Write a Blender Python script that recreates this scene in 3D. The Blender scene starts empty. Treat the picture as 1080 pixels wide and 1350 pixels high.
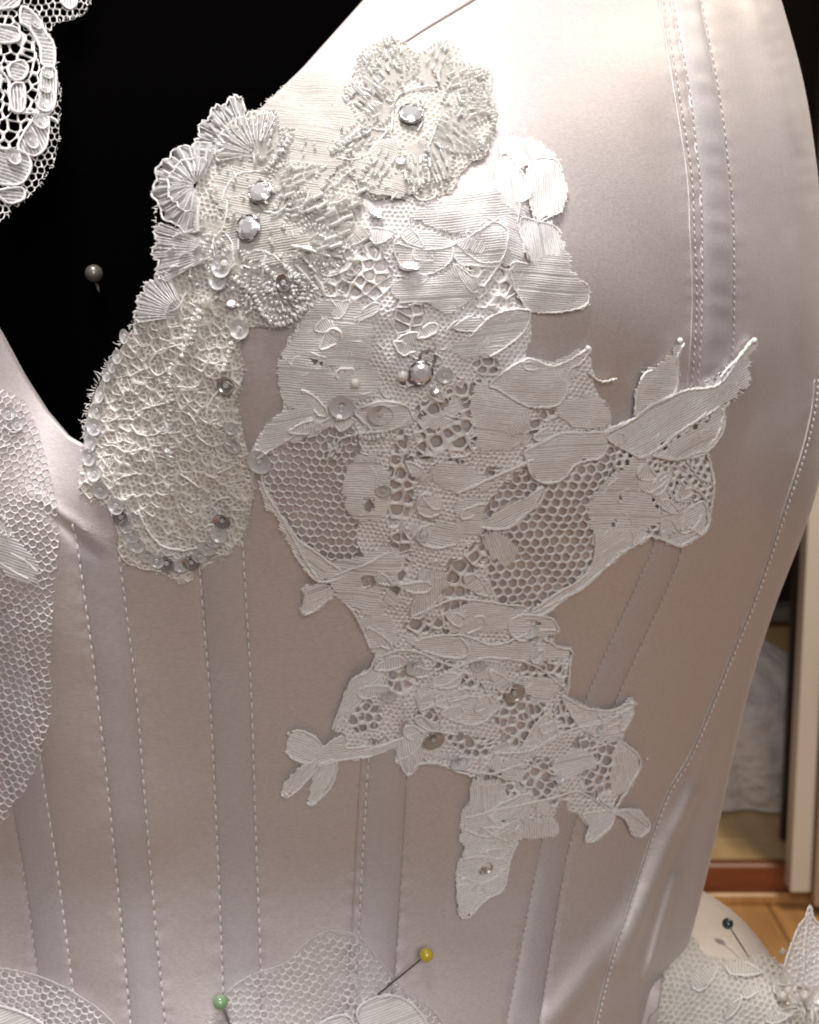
import bpy, math, random
import numpy as np
from mathutils import Vector, Matrix
from mathutils.bvhtree import BVHTree
from mathutils.geometry import delaunay_2d_cdt

random.seed(7)
rng = np.random.default_rng(7)
scene = bpy.context.scene
col = scene.collection

# ------------------------------------------------------------------ camera
PX = 0.000185                      # metres per photograph pixel on the bodice plane
DIST = 0.34
FPX = DIST / PX                    # focal length in photograph pixels
PITCH = math.radians(9.5)
Z0 = 1.10                          # height of the bodice middle above the floor
CAM = Vector((0, -DIST * math.cos(PITCH), Z0 + DIST * math.sin(PITCH)))
FWD = Vector((0, math.cos(PITCH), -math.sin(PITCH)))
UP = Vector((0, math.sin(PITCH), math.cos(PITCH)))
RIGHT = Vector((1, 0, 0))
cd = bpy.data.cameras.new('camera')
cam = bpy.data.objects.new('camera', cd)
col.objects.link(cam)
cam.location = CAM
cam.rotation_euler = (math.pi / 2 - PITCH, 0, 0)
cd.sensor_fit = 'HORIZONTAL'
cd.sensor_width = 36.0
cd.lens = 36.0 * FPX / 1080.0
cd.clip_start = 0.01
cd.clip_end = 60
cd.dof.use_dof = True
cd.dof.focus_distance = 0.315
cd.dof.aperture_fstop = 46
scene.camera = cam

# ------------------------------------------------------------------ light
w = bpy.data.worlds.new('World')
scene.world = w
w.use_nodes = True
bg = w.node_tree.nodes['Background']
bg.inputs[0].default_value = (1.0, 0.86, 0.78, 1)
bg.inputs[1].default_value = 0.08


def area(name, loc, target, size, power, colr):
    l = bpy.data.lights.new(name, 'AREA')
    l.shape = 'DISK'
    l.size = size
    l.energy = power
    l.color = colr
    o = bpy.data.objects.new(name, l)
    col.objects.link(o)
    o.location = loc
    d = Vector(target) - Vector(loc)
    o.rotation_euler = d.to_track_quat('-Z', 'Y').to_euler()
    return o


area('ceiling_lamp', (-0.08, -0.37, 2.15), (0, 0, 1.1), 0.34, 17, (1.0, 0.95, 0.93))
area('front_fill', (0.25, -1.55, 1.72), (0, 0, 1.05), 0.9, 14.0, (1.0, 0.925, 0.895))  # added soft fill from the front, lifts the shaded lower bodice and lace
area('room_lamp', (1.1, 1.1, 2.5), (1.1, 2.6, 0), 0.5, 34, (1.0, 0.86, 0.66))

vs = scene.view_settings
vs.view_transform = 'Standard'
vs.look = 'None'
vs.exposure = 0.0
vs.gamma = 1.0
scene.cycles.filter_width = 1.9
scene.cycles.max_bounces = 8
scene.cycles.transparent_max_bounces = 16
scene.cycles.caustics_reflective = False
scene.cycles.caustics_refractive = False
scene.cycles.sample_clamp_indirect = 4.0

# ------------------------------------------------------------------ materials


def new_mat(name):
    m = bpy.data.materials.new(name)
    m.use_nodes = True
    nt = m.node_tree
    b = nt.nodes['Principled BSDF']
    return m, nt, b


def add_noise_bump(nt, b, scale, strength, dist=0.0002, stretch=(1, 1, 1), detail=3):
    tc = nt.nodes.new('ShaderNodeTexCoord')
    mp = nt.nodes.new('ShaderNodeMapping')
    mp.inputs['Scale'].default_value = stretch
    n = nt.nodes.new('ShaderNodeTexNoise')
    n.inputs['Scale'].default_value = scale
    n.inputs['Detail'].default_value = detail
    bp = nt.nodes.new('ShaderNodeBump')
    bp.inputs['Strength'].default_value = strength
    bp.inputs['Distance'].default_value = dist
    nt.links.new(tc.outputs['Object'], mp.inputs[0])
    nt.links.new(mp.outputs[0], n.inputs['Vector'])
    nt.links.new(n.outputs['Fac'], bp.inputs['Height'])
    nt.links.new(bp.outputs[0], b.inputs['Normal'])
    return n, mp


def colour_var(nt, b, c0, c1, scale, stretch=(1, 1, 1), detail=4, lo=0.35, hi=0.65):
    tc = nt.nodes.new('ShaderNodeTexCoord')
    mp = nt.nodes.new('ShaderNodeMapping')
    mp.inputs['Scale'].default_value = stretch
    n = nt.nodes.new('ShaderNodeTexNoise')
    n.inputs['Scale'].default_value = scale
    n.inputs['Detail'].default_value = detail
    r = nt.nodes.new('ShaderNodeValToRGB')
    r.color_ramp.elements[0].position = lo
    r.color_ramp.elements[1].position = hi
    r.color_ramp.elements[0].color = (*c0, 1)
    r.color_ramp.elements[1].color = (*c1, 1)
    nt.links.new(tc.outputs['Object'], mp.inputs[0])
    nt.links.new(mp.outputs[0], n.inputs['Vector'])
    nt.links.new(n.outputs['Fac'], r.inputs[0])
    nt.links.new(r.outputs[0], b.inputs['Base Color'])
    return r


def satin(name, c0, c1, rough=0.40):
    m, nt, b = new_mat(name)
    b.inputs['Roughness'].default_value = rough
    b.inputs['Specular IOR Level'].default_value = 0.6
    b.inputs['Sheen Weight'].default_value = 0.25
    b.inputs['Sheen Roughness'].default_value = 0.4
    colour_var(nt, b, c0, c1, 1500, (0.45, 1, 1.7), 8, 0.3, 0.7)
    # slub weave: fine threads running across, plus a soft unevenness
    tc = nt.nodes.new('ShaderNodeTexCoord')
    mp = nt.nodes.new('ShaderNodeMapping')
    mp.inputs['Scale'].default_value = (0.5, 1, 1.6)
    n1 = nt.nodes.new('ShaderNodeTexNoise')
    n1.inputs['Scale'].default_value = 3400
    n1.inputs['Detail'].default_value = 4
    n2 = nt.nodes.new('ShaderNodeTexNoise')
    n2.inputs['Scale'].default_value = 60
    n2.inputs['Detail'].default_value = 3
    b1 = nt.nodes.new('ShaderNodeBump')
    b1.inputs['Strength'].default_value = 0.5
    b1.inputs['Distance'].default_value = 0.00018
    b2 = nt.nodes.new('ShaderNodeBump')
    b2.inputs['Strength'].default_value = 0.15
    b2.inputs['Distance'].default_value = 0.0008
    nt.links.new(tc.outputs['Object'], mp.inputs[0])
    nt.links.new(mp.outputs[0], n1.inputs['Vector'])
    nt.links.new(tc.outputs['Object'], n2.inputs['Vector'])
    nt.links.new(n1.outputs['Fac'], b1.inputs['Height'])
    nt.links.new(n2.outputs['Fac'], b2.inputs['Height'])
    nt.links.new(b2.outputs[0], b1.inputs['Normal'])
    nt.links.new(b1.outputs[0], b.inputs['Normal'])
    g = nt.nodes.new('ShaderNodeBsdfGlossy')      # the float threads of the satin face
    g.inputs['Color'].default_value = (0.95, 0.92, 0.91, 1)
    g.inputs['Roughness'].default_value = 0.60
    nt.links.new(b1.outputs[0], g.inputs['Normal'])
    mx = nt.nodes.new('ShaderNodeMixShader')
    mx.inputs[0].default_value = 0.36
    nt.links.new(b.outputs[0], mx.inputs[1])
    nt.links.new(g.outputs[0], mx.inputs[2])
    nt.links.new(mx.outputs[0], nt.nodes['Material Output'].inputs[0])
    return m


def thread_mat(name, c0, c1, trans=0.25, rough=0.75, scale=700):
    m, nt, b = new_mat(name)
    b.inputs['Roughness'].default_value = rough
    b.inputs['Specular IOR Level'].default_value = 0.35
    b.inputs['Sheen Weight'].default_value = 0.3
    colour_var(nt, b, c0, c1, scale, (1, 1, 1), 4)
    add_noise_bump(nt, b, 3500, 0.5, 0.0001)
    tr = nt.nodes.new('ShaderNodeBsdfTranslucent')
    tr.inputs[0].default_value = (*c1, 1)
    mx = nt.nodes.new('ShaderNodeMixShader')
    mx.inputs[0].default_value = trans
    out = nt.nodes['Material Output']
    nt.links.new(b.outputs[0], mx.inputs[1])
    nt.links.new(tr.outputs[0], mx.inputs[2])
    nt.links.new(mx.outputs[0], out.inputs[0])
    return m


def sheer_mat(name, c, alpha):
    m, nt, b = new_mat(name)
    b.inputs['Base Color'].default_value = (*c, 1)
    b.inputs['Roughness'].default_value = 0.55
    b.inputs['Sheen Weight'].default_value = 0.3
    add_noise_bump(nt, b, 2200, 0.5, 0.00015, (0.5, 1, 1.5))
    t = nt.nodes.new('ShaderNodeBsdfTransparent')
    mx = nt.nodes.new('ShaderNodeMixShader')
    mx.inputs[0].default_value = alpha
    out = nt.nodes['Material Output']
    nt.links.new(t.outputs[0], mx.inputs[1])
    nt.links.new(b.outputs[0], mx.inputs[2])
    nt.links.new(mx.outputs[0], out.inputs[0])
    return m


def bead_mat(name, tint, body=0.35, rough=0.06, clear=0.5):
    """glass bead: part clear, part milky body, with a mirror-like skin"""
    m, nt, b = new_mat(name)
    b.inputs['Base Color'].default_value = (*tint, 1)
    b.inputs['Roughness'].default_value = rough
    b.inputs['Specular IOR Level'].default_value = 0.9
    b.inputs['Coat Weight'].default_value = 1.0
    b.inputs['Coat Roughness'].default_value = 0.03
    t = nt.nodes.new('ShaderNodeBsdfTransparent')
    t.inputs[0].default_value = (0.93, 0.93, 0.92, 1)
    lw = nt.nodes.new('ShaderNodeLayerWeight')
    lw.inputs[0].default_value = 0.45
    mr = nt.nodes.new('ShaderNodeMapRange')
    mr.inputs[3].default_value = 1 - clear
    mr.inputs[4].default_value = 1.0
    mx = nt.nodes.new('ShaderNodeMixShader')
    out = nt.nodes['Material Output']
    nt.links.new(lw.outputs['Facing'], mr.inputs[0])
    nt.links.new(mr.outputs[0], mx.inputs[0])
    nt.links.new(t.outputs[0], mx.inputs[1])
    nt.links.new(b.outputs[0], mx.inputs[2])
    nt.links.new(mx.outputs[0], out.inputs[0])
    return m


def plain(name, c, rough=0.5, metal=0.0, spec=0.5, coat=0.0):
    m, nt, b = new_mat(name)
    b.inputs['Base Color'].default_value = (*c, 1)
    b.inputs['Roughness'].default_value = rough
    b.inputs['Metallic'].default_value = metal
    b.inputs['Specular IOR Level'].default_value = spec
    b.inputs['Coat Weight'].default_value = coat
    b.inputs['Coat Roughness'].default_value = 0.05
    return m, nt, b


M = {}
M['satin'] = satin('ivory satin', (0.425, 0.372, 0.366), (0.615, 0.542, 0.533))
M['channel'] = satin('channel satin', (0.39, 0.362, 0.383), (0.55, 0.51, 0.535))
M['stitch'] = thread_mat('stitch thread', (0.72, 0.685, 0.66), (0.86, 0.82, 0.80), 0.1)
M['lace'] = thread_mat('lace thread', (0.85, 0.83, 0.815), (0.96, 0.945, 0.935), 0.08)
M['toile'] = thread_mat('lace clothwork', (0.86, 0.84, 0.825), (0.97, 0.955, 0.945), 0.08)
M['sheer'] = sheer_mat('lace backing', (0.88, 0.86, 0.845), 0.66)
M['cord'] = thread_mat('lace cord', (0.88, 0.86, 0.845), (0.98, 0.965, 0.955), 0.10, 0.6)
M['cream'] = thread_mat('cream organza thread', (0.78, 0.75, 0.70), (0.90, 0.87, 0.82), 0.12)
M['tulle'] = thread_mat('tulle thread', (0.82, 0.80, 0.80), (0.93, 0.91, 0.91), 0.10)
M['organza'] = sheer_mat('organza', (0.60, 0.575, 0.535), 0.45)
M['organza_base'] = sheer_mat('organza backing', (0.60, 0.575, 0.535), 0.80)
M['organza_thread'] = thread_mat('organza thread', (0.66, 0.635, 0.595), (0.78, 0.755, 0.71), 0.1)
M['organza_white'] = sheer_mat('white organza', (0.78, 0.78, 0.79), 0.45)
M['bead'] = bead_mat('clear glass bead', (0.90, 0.90, 0.88), clear=0.75)
M['bead_white'] = bead_mat('silver lined bead', (0.95, 0.95, 0.93), clear=0.5, rough=0.08)
M['pearl'] = bead_mat('pearl', (0.88, 0.85, 0.80), clear=0.6, rough=0.1)
M['sequin'] = bead_mat('clear sequin', (0.78, 0.77, 0.78), clear=0.5, rough=0.10)
M['sequin_dark'] = plain('smoky sequin', (0.42, 0.39, 0.375), 0.14, 0.6, 0.6, 1.0)[0]
M['sequin_brown'] = plain('bronze sequin', (0.42, 0.37, 0.315), 0.25, 0.2, 0.6, 0.6)[0]
M['sequin_pale'] = plain('pale sequin', (0.68, 0.71, 0.73), 0.25, 0.0, 0.6, 0.6)[0]
M['crystal'] = plain('foiled crystal', (0.90, 0.89, 0.92), 0.07, 0.5, 0.9, 1.0)[0]
M['setting'] = plain('silver setting', (0.50, 0.49, 0.50), 0.2, 1.0)[0]
M['bright_steel'] = plain('bright steel', (0.75, 0.72, 0.70), 0.3, 0.6)[0]
M['needle'] = plain('steel', (0.30, 0.29, 0.28), 0.25, 1.0)[0]
mm, nt_, b_ = plain('black velvet', (0.0012, 0.001, 0.001), 1.0, 0, 0.0)
add_noise_bump(nt_, b_, 900, 0.6, 0.0004)
M['velvet'] = mm

# ------------------------------------------------------------------ naming helpers
WORLD = {}


def tag(o, label=None, cat=None, group=None, kind=None):
    if label:
        o['label'] = label
    if cat:
        o['category'] = cat
    if group:
        o['group'] = group
    if kind:
        o['kind'] = kind
    return o


def attach(o, parent, world):
    o.parent = parent
    if parent is not None:
        o.matrix_parent_inverse = WORLD[parent.name].inverted()
    o.matrix_basis = world
    WORLD[o.name] = world.copy()


def empty(name, loc, label, cat, group=None):
    o = bpy.data.objects.new(name, None)
    o.empty_display_size = 0.02
    col.objects.link(o)
    attach(o, None, Matrix.Translation(loc))
    return tag(o, label, cat, group)


def link_mesh(name, me, parent, world=None):
    o = bpy.data.objects.new(name, me)
    col.objects.link(o)
    attach(o, parent, world if world is not None else Matrix.Identity(4))
    return o


def mesh_from(name, verts, faces, mat, smooth=True):
    me = bpy.data.meshes.new(name)
    me.from_pydata([tuple(v) for v in verts], [], [tuple(f) for f in faces])
    if mat is not None:
        me.materials.append(mat)
    if smooth:
        me.polygons.foreach_set('use_smooth', [True] * len(me.polygons))
    me.update()
    return me


# ------------------------------------------------------------------ pixel rays
def ray(px, py):
    d = RIGHT * ((px - 540) / FPX) - UP * ((py - 675) / FPX) + FWD
    return d.normalized()


def on_plane_y(px, py, y=0.0):
    d = ray(px, py)
    return CAM + d * ((y - CAM.y) / d.y)


def at_dist(px, py, y):
    return on_plane_y(px, py, y)


def project(P):
    v = P - np.array(CAM)
    dz = v @ np.array(FWD)
    return 540 + FPX * v[..., 0] / dz, 675 - FPX * (v @ np.array(UP)) / dz


PYS = np.arange(-900, 2200, 20.0)
ZS = np.array([on_plane_y(540, p).z for p in PYS])


def py2z(py):
    return np.interp(py, PYS, ZS)


def z2py(z):
    return np.interp(z, ZS[::-1], PYS[::-1])


def table(pairs):
    xs = np.array([p[0] for p in pairs], float)
    ys = np.array([p[1] for p in pairs], float)

    def f(x):
        # monotone-ish smooth interpolation (cubic hermite with finite differences)
        x = np.clip(x, xs[0], xs[-1])
        i = np.clip(np.searchsorted(xs, x) - 1, 0, len(xs) - 2)
        h = xs[i + 1] - xs[i]
        t = (x - xs[i]) / h
        m = np.gradient(ys, xs)
        return ((2 * t**3 - 3 * t**2 + 1) * ys[i] + (t**3 - 2 * t**2 + t) * h * m[i]
                + (-2 * t**3 + 3 * t**2) * ys[i + 1] + (t**3 - t**2) * h * m[i + 1])
    return f


# ------------------------------------------------------------------ the torso form
XC = (95 - 540) * PX
YC = 0.112
SIL = table([(-400, 985), (-200, 985), (-100, 1002), (0, 1030), (100, 1058), (200, 1075), (300, 1085), (450, 1091), (560, 1088),
             (640, 1080), (700, 1060), (800, 1021), (900, 990), (1000, 966), (1100, 945), (1200, 920), (1260, 903), (1350, 872),
             (1500, 840), (1700, 820)])
FT = table([(-500, -.045), (-300, -.028), (-100, -.012), (100, .0), (300, .004), (500, .004), (700, .0), (900, -.009), (1100, -.018),
            (1230, -.024), (1350, -.023), (1500, -.016), (1700, -.01)])
CUP = table([(-500, 0), (-300, .0), (-100, .008), (0, .015), (100, .026), (200, .0355), (330, .0415), (450, .038), (560, .029),
             (700, .015), (850, .005), (1000, .0), (1700, .0)])
VAL = table([(-500, -.030), (200, -.029), (400, -.0245), (500, -.018), (580, -.0105), (650, -.004), (730, 0), (1700, 0)])
XCUP = (600 - 540) * PX
NSUP = 2.3

# soft folds: (x0,y0,x1,y1, amplitude m, half width px, depth m) as seen in the photograph; carried onto the cloth
FOLDS = []
for x0_, y0_, x1_, y1_, am_, hw_, dp_ in [
        (835, 1300, 938, 1105, .0046, 26, .045), (872, 1330, 915, 1215, .0030, 14, .05), (720, 1400, 850, 1285, .0020, 24, .03), (915, 1120, 962, 1010, .0014, 16, .055),
        (985, 20, 1035, 190, .0014, 22, .06), (955, 40, 1010, 300, -.0010, 26, .05), (990, 330, 1030, 560, -.0008, 26, .06),
        (680, 270, 860, 470, .0010, 60, 0), (850, 180, 880, 420, -.0008, 30, .02), (960, 560, 990, 700, .0006, 24, .05),
        (55, 640, 150, 705, .0007, 10, 0), (70, 655, 135, 715, -.0009, 8, 0)]:
    q0_, q1_ = on_plane_y(x0_, y0_, dp_), on_plane_y(x1_, y1_, dp_)
    FOLDS.append((540 + q0_.x / PX, float(z2py(q0_.z)), 540 + q1_.x / PX, float(z2py(q1_.z)), am_, hw_))


def seg_dist(px, py, f):
    x0, y0, x1, y1 = f[:4]
    dx, dy = x1 - x0, y1 - y0
    L2 = dx * dx + dy * dy
    t = ((px - x0) * dx + (py - y0) * dy) / L2
    tc = np.clip(t, 0, 1)
    d = np.hypot(px - (x0 + tc * dx), py - (y0 + tc * dy))
    return d, t


def front(X, Z):
    py = z2py(Z)
    px = 540 + X / PX
    g = np.exp(-((X - XCUP) / 0.074) ** 2) + np.exp(-((X - (2 * XC - XCUP)) / 0.074) ** 2)
    v = np.exp(-((X - XC) / 0.020) ** 2)
    out = FT(py) + CUP(py) * g + VAL(py) * v
    for f in FOLDS:
        d, t = seg_dist(px, py, f)
        fall = np.clip(np.minimum(t + 0.35, 1.35 - t) / 0.5, 0, 1)
        out = out + f[4] * np.exp(-(d / f[5]) ** 2) * fall
    # gentle unevenness of sewn cloth
    out = out + 0.00035 * np.sin(px * 0.021 + 2.0 * np.sin(py * 0.011)) * np.sin(py * 0.016 + 1.3)
    return out


AZ_PY = np.arange(-500, 1720, 20.0)
AZ = np.full(len(AZ_PY), 0.185)


def A_of(z):
    return np.interp(z2py(z), AZ_PY, AZ)


def torso(t, z, inset=0.0, bust=True):
    a = A_of(z) - inset
    b = 0.112 * (0.45 + 0.55 * a / 0.19)
    s, c = np.sin(t), np.cos(t)
    X = XC + a * np.sign(s) * np.abs(s) ** (2 / NSUP)
    Y = YC - b * np.sign(c) * np.abs(c) ** (2 / NSUP)
    wgt = np.clip(c / 0.5, 0, 1)
    wgt = wgt * wgt * (3 - 2 * wgt)
    if bust:
        Y = Y - front(X, z) * wgt
    else:
        Y = Y - FT(z2py(z)) * wgt + 0.030
    return np.stack([X, Y, np.broadcast_to(z, X.shape)], -1)


# calibrate the half width so that the right-hand outline falls where the photograph has it
tt = np.linspace(0.2, math.pi * 0.75, 160)
for it in range(6):
    zz = py2z(AZ_PY)
    TT, ZZ = np.meshgrid(tt, zz)
    P = torso(TT, ZZ)
    qx, qy = project(P)
    k = qx.argmax(1)
    fx = qx.max(1)
    fy = qy[np.arange(len(zz)), k]
    tgt = SIL(fy)
    c0 = 95
    AZ = AZ * (1 + 0.9 * (tgt - fx) / (fx - c0))
    AZ = np.convolve(np.pad(AZ, 2, mode='edge'), np.ones(5) / 5, 'valid')


def grid_faces(nr, nc, wrap=False):
    f = []
    for r in range(nr - 1):
        for c in range(nc - 1 if not wrap else nc):
            c2 = (c + 1) % nc
            f.append((r * nc + c, r * nc + c2, (r + 1) * nc + c2, (r + 1) * nc + c))
    return f


# guide: the untrimmed front, used to lay things on the cloth
gt = np.concatenate([np.linspace(-1.5, 1.2, 380), np.linspace(1.205, 2.3, 150)])
gz = py2z(np.linspace(1640, -430, 420))
TT, ZZ = np.meshgrid(gt, gz)
GP = torso(TT, ZZ).reshape(-1, 3)
GF = grid_faces(len(gz), len(gt))


class Mapper:
    """photograph pixel -> point and normal on a surface, by casting the camera ray"""

    def __init__(self, verts, faces, x0=-90, x1=1180, y0=-90, y1=1440, step=5):
        bvh = BVHTree.FromPolygons([tuple(v) for v in verts], faces)
        self.x0, self.y0, self.s = x0, y0, step
        xs = np.arange(x0, x1 + step, step)
        ys = np.arange(y0, y1 + step, step)
        self.P = np.zeros((len(ys), len(xs), 3))
        ok = np.zeros((len(ys), len(xs)), bool)
        for j, y in enumerate(ys):
            for i, x in enumerate(xs):
                h = bvh.ray_cast(CAM, ray(x, y))
                if h[0] is not None:
                    self.P[j, i] = h[0]
                    ok[j, i] = True
        for j in range(len(ys)):       # past the outline: go on along the last tangent
            row = np.nonzero(ok[j])[0]
            if len(row) == 0:
                continue
            last, first = row[-1], row[0]
            for i in range(last + 1, len(xs)):
                self.P[j, i] = self.P[j, last] + (i - last) * np.array([PX * step, 0.0015, 0])
            for i in range(first - 1, -1, -1):
                self.P[j, i] = self.P[j, first] - (first - i) * np.array([PX * step, 0, 0])
            ok[j] = True
        rows = np.nonzero(ok.any(1))[0]
        for j in range(len(ys)):
            if j < rows[0]:
                self.P[j] = self.P[rows[0]]
            if j > rows[-1]:
                self.P[j] = self.P[rows[-1]]
        du = np.gradient(self.P, axis=1)
        dv = np.gradient(self.P, axis=0)
        n = np.cross(du, dv)
        n /= np.linalg.norm(n, axis=2, keepdims=True) + 1e-12
        v = self.P - np.array(CAM)
        n[(n * v).sum(2) > 0] *= -1
        self.N = n

    def samp(self, G, x, y):
        fx = np.clip((x - self.x0) / self.s, 0, G.shape[1] - 1.001)
        fy = np.clip((y - self.y0) / self.s, 0, G.shape[0] - 1.001)
        i, j = fx.astype(int), fy.astype(int)
        a, b = (fx - i)[:, None], (fy - j)[:, None]
        return (G[j, i] * (1 - a) * (1 - b) + G[j, i + 1] * a * (1 - b) + G[j + 1, i] * (1 - a) * b + G[j + 1, i + 1] * a * b)

    def map(self, v):
        v = np.asarray(v, float).reshape(-1, 3)
        P = self.samp(self.P, v[:, 0], v[:, 1])
        N = self.samp(self.N, v[:, 0], v[:, 1])
        N /= np.linalg.norm(N, axis=1, keepdims=True)
        return P + N * (v[:, 2:3] * PX)

    def frame(self, x, y, lift, ang=0.0, tilt=(0, 0), scale=1.0):
        q = self.map([(x, y, lift), (x + 3 * math.cos(ang), y + 3 * math.sin(ang), lift)])
        N = self.samp(self.N, np.array([x]), np.array([y]))[0]
        n = Vector(N).normalized()
        n = (n + Vector((tilt[0], 0, tilt[1]))).normalized()
        t = Vector(q[1] - q[0])
        t = (t - n * t.dot(n)).normalized()
        b = n.cross(t)
        m = Matrix((t, b, n)).transposed().to_4x4() @ Matrix.Scale(PX * scale, 4)
        m.translation = Vector(q[0])
        return m


BOD = Mapper(GP, GF)

# ------------------------------------------------------------------ neckline and the bodice itself
NECK = np.array([(-700, -150), (-330, -150), (-230, 0), (-140, 200), (-70, 330), (0, 442), (30, 497), (60, 543), (90, 578), (112, 590), (122, 572),
                 (136, 540), (160, 488), (190, 428), (216, 362), (238, 302), (266, 240), (304, 184), (348, 142), (402, 90), (442, 46),
                 (482, 2), (530, -50), (620, -140), (680, -190), (1000, -240), (1700, -240)], float)


def neck_py(px):
    return np.interp(px, NECK[:, 0], NECK[:, 1])


LINES = {
    'a': [(-22, 820), (12, 1040), (36, 1180), (62, 1380)],
    'b': [(22, 800), (48, 960), (58, 1030), (78, 1160), (106, 1380)],
    'A': [(96, 690), (103, 725), (119, 840), (138, 1000), (158, 1196), (176, 1390)],
    'B': [(156, 720), (166, 800), (179, 907), (190, 1040), (203, 1196), (222, 1390)],
    'C': [(262, 735), (269, 820), (276, 907), (284, 1060), (290, 1196), (297, 1390)],
    'D': [(319, 700), (325, 800), (331, 907), (336, 1060), (341, 1196), (348, 1390)],
    'E': [(520, 850), (500, 930), (487, 990), (480, 1090), (474, 1200), (463, 1390)],
    'E2': [(510, 850), (491, 930), (479, 990), (472, 1090), (466, 1200), (455, 1390)],
    'F': [(560, 860), (548, 940), (538, 1015), (533, 1100), (527, 1200), (514, 1390)],
    'G': [(880, 640), (862, 718), (848, 752), (776, 913), (740, 1010), (716, 1103), (690, 1233), (660, 1390)],
    'H': [(915, 650), (897, 730), (880, 775), (810, 930), (772, 1040), (748, 1130), (726, 1257), (704, 1390)],
    'S': [(1078, 500), (1074, 540), (1062, 592), (1040, 660), (1000, 780), (960, 880), (915, 990), (880, 1052), (849, 1141), (830, 1199),
          (805, 1276), (785, 1360), (778, 1395)],
    'K': [(860, -80), (874, 0), (896, 133), (911, 231), (915, 311), (918, 400), (912, 500), (905, 560)],
    'K2': [(872, -80), (886, 0), (907, 111), (918, 200), (924, 267), (925, 400), (920, 495), (912, 560)],
    'L': [(908, -80), (924, 0), (949, 133), (960, 222), (966, 289), (967, 422), (962, 500), (950, 560)],
    'N': [(975, -80), (1000, 0), (1024, 53), (1058, 191), (1070, 270)],
}


def seam_groove(qx, qy):
    """rows of stitching sink into the cloth, which puckers a little beside them"""
    out = np.zeros(qx.shape)
    for k, pts in LINES.items():
        best = np.full(qx.shape, 1e9)
        along = np.zeros(qx.shape)
        L = 0.0
        box = (qx > min(p[0] for p in pts) - 25) & (qx < max(p[0] for p in pts) + 25)
        for p, q in zip(pts[:-1], pts[1:]):
            d, t = seg_dist(qx, qy, (*p, *q))
            sl = math.hypot(q[0] - p[0], q[1] - p[1])
            m = d < best
            best = np.where(m, d, best)
            along = np.where(m, L + np.clip(t, 0, 1) * sl, along)
            L += sl
        g = np.exp(-(best / 4.5) ** 2) * 0.00022
        pk = np.exp(-(best / 13.0) ** 2) * 0.00007 * np.sin(along * 0.235 + 1.4 * np.sin(along * 0.041)) + np.exp(-(best / 22.0) ** 2) * 0.00006 * np.sin(along * 0.09 + len(k))
        out += np.where(box, g + pk, 0)
    return out


def bodice_mesh():
    ts = np.concatenate([np.linspace(-math.pi, -1.25, 60)[:-1], np.linspace(-1.25, 1.25, 800)[:-1], np.linspace(1.25, math.pi, 130)])
    zbot = py2z(1640)
    ztop = np.full(len(ts), py2z(-240.0))
    for it in range(12):
        P = torso(ts, ztop)
        qx, qy = project(P)
        want = np.where(np.abs(ts) < 1.2, neck_py(qx), -240)
        ztop = ztop + 0.7 * (qy - want) * PX
        ztop = np.minimum(ztop, py2z(-260.0))
    u = np.linspace(0, 1, 560)
    TT, U = np.meshgrid(ts, u)
    ZZ = zbot + (ztop[None, :] - zbot) * U
    P = torso(TT, ZZ)
    qx, qy = project(P)
    P[..., 1] += seam_groove(qx, qy)
    nr, nc = P.shape[:2]
    verts = P.reshape(-1, 3)
    faces = grid_faces(nr, nc)
    # turned-in neck edge: two further rows that roll inwards
    base = (nr - 1) * nc
    extra = []
    for k, (dn, dz) in enumerate([(0.0007, 0.0005), (0.0022, 0.0002), (0.004, -0.004)]):
        row = P[-1].copy()
        ctr = np.array([XC, YC, 0])
        inw = ctr - row
        inw[:, 2] = 0
        inw /= np.linalg.norm(inw, axis=1, keepdims=True)
        row = row + inw * dn
        row[:, 2] += dz
        extra.append(row)
    verts = np.concatenate([verts] + extra)
    for k in range(3):
        a0 = base + k * nc
        for c in range(nc - 1):
            faces.append((a0 + c, a0 + c + 1, a0 + nc + c + 1, a0 + nc + c))
    return mesh_from('satin_body', verts, faces, M['satin'])


dress = empty('wedding_dress', (XC, YC, 0.0), 'ivory satin corset bodice of a wedding dress with boned seams, worn by the black form', 'dress')
link_mesh('satin_body', bodice_mesh(), dress)


# ------------------------------------------------------------------ pixel-space mesh builder
class PB:
    def __init__(self):
        self.v, self.f, self.n, self.mi = [], [], 0, []

    def add(self, v, f, mi=0):
        self.mi.extend([mi] * len(f))
        v = np.asarray(v, float).reshape(-1, 3)
        off = self.n
        self.v.append(v)
        self.f.extend([tuple(i + off for i in q) for q in f])
        self.n += len(v)

    def build(self, name, mat, parent, mapper=None, und=0.0, smooth=True, kind=None, label=None, mat2=None):
        if self.n == 0:
            return None
        v = np.concatenate(self.v)
        if und:
            v = v.copy()
            v[:, 2] += und * undul(v[:, 0], v[:, 1])
        P = (mapper or BOD).map(v)
        me = mesh_from(name, P, self.f, mat, smooth)
        if mat2 is not None:
            me.materials.append(mat2)
            me.polygons.foreach_set('material_index', self.mi)
        o = link_mesh(name, me, parent)
        if kind:
            o['kind'] = kind
        if label:
            o['label'] = label
        return o


def undul(x, y):
    return (np.sin(x * 0.047 + 1.7 * np.sin(y * 0.031)) * np.sin(y * 0.053 + 0.8)
            + 0.6 * np.sin(x * 0.11 + 2.0) * np.sin(y * 0.09 + x * 0.03)) * 0.5 + 0.6


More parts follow.
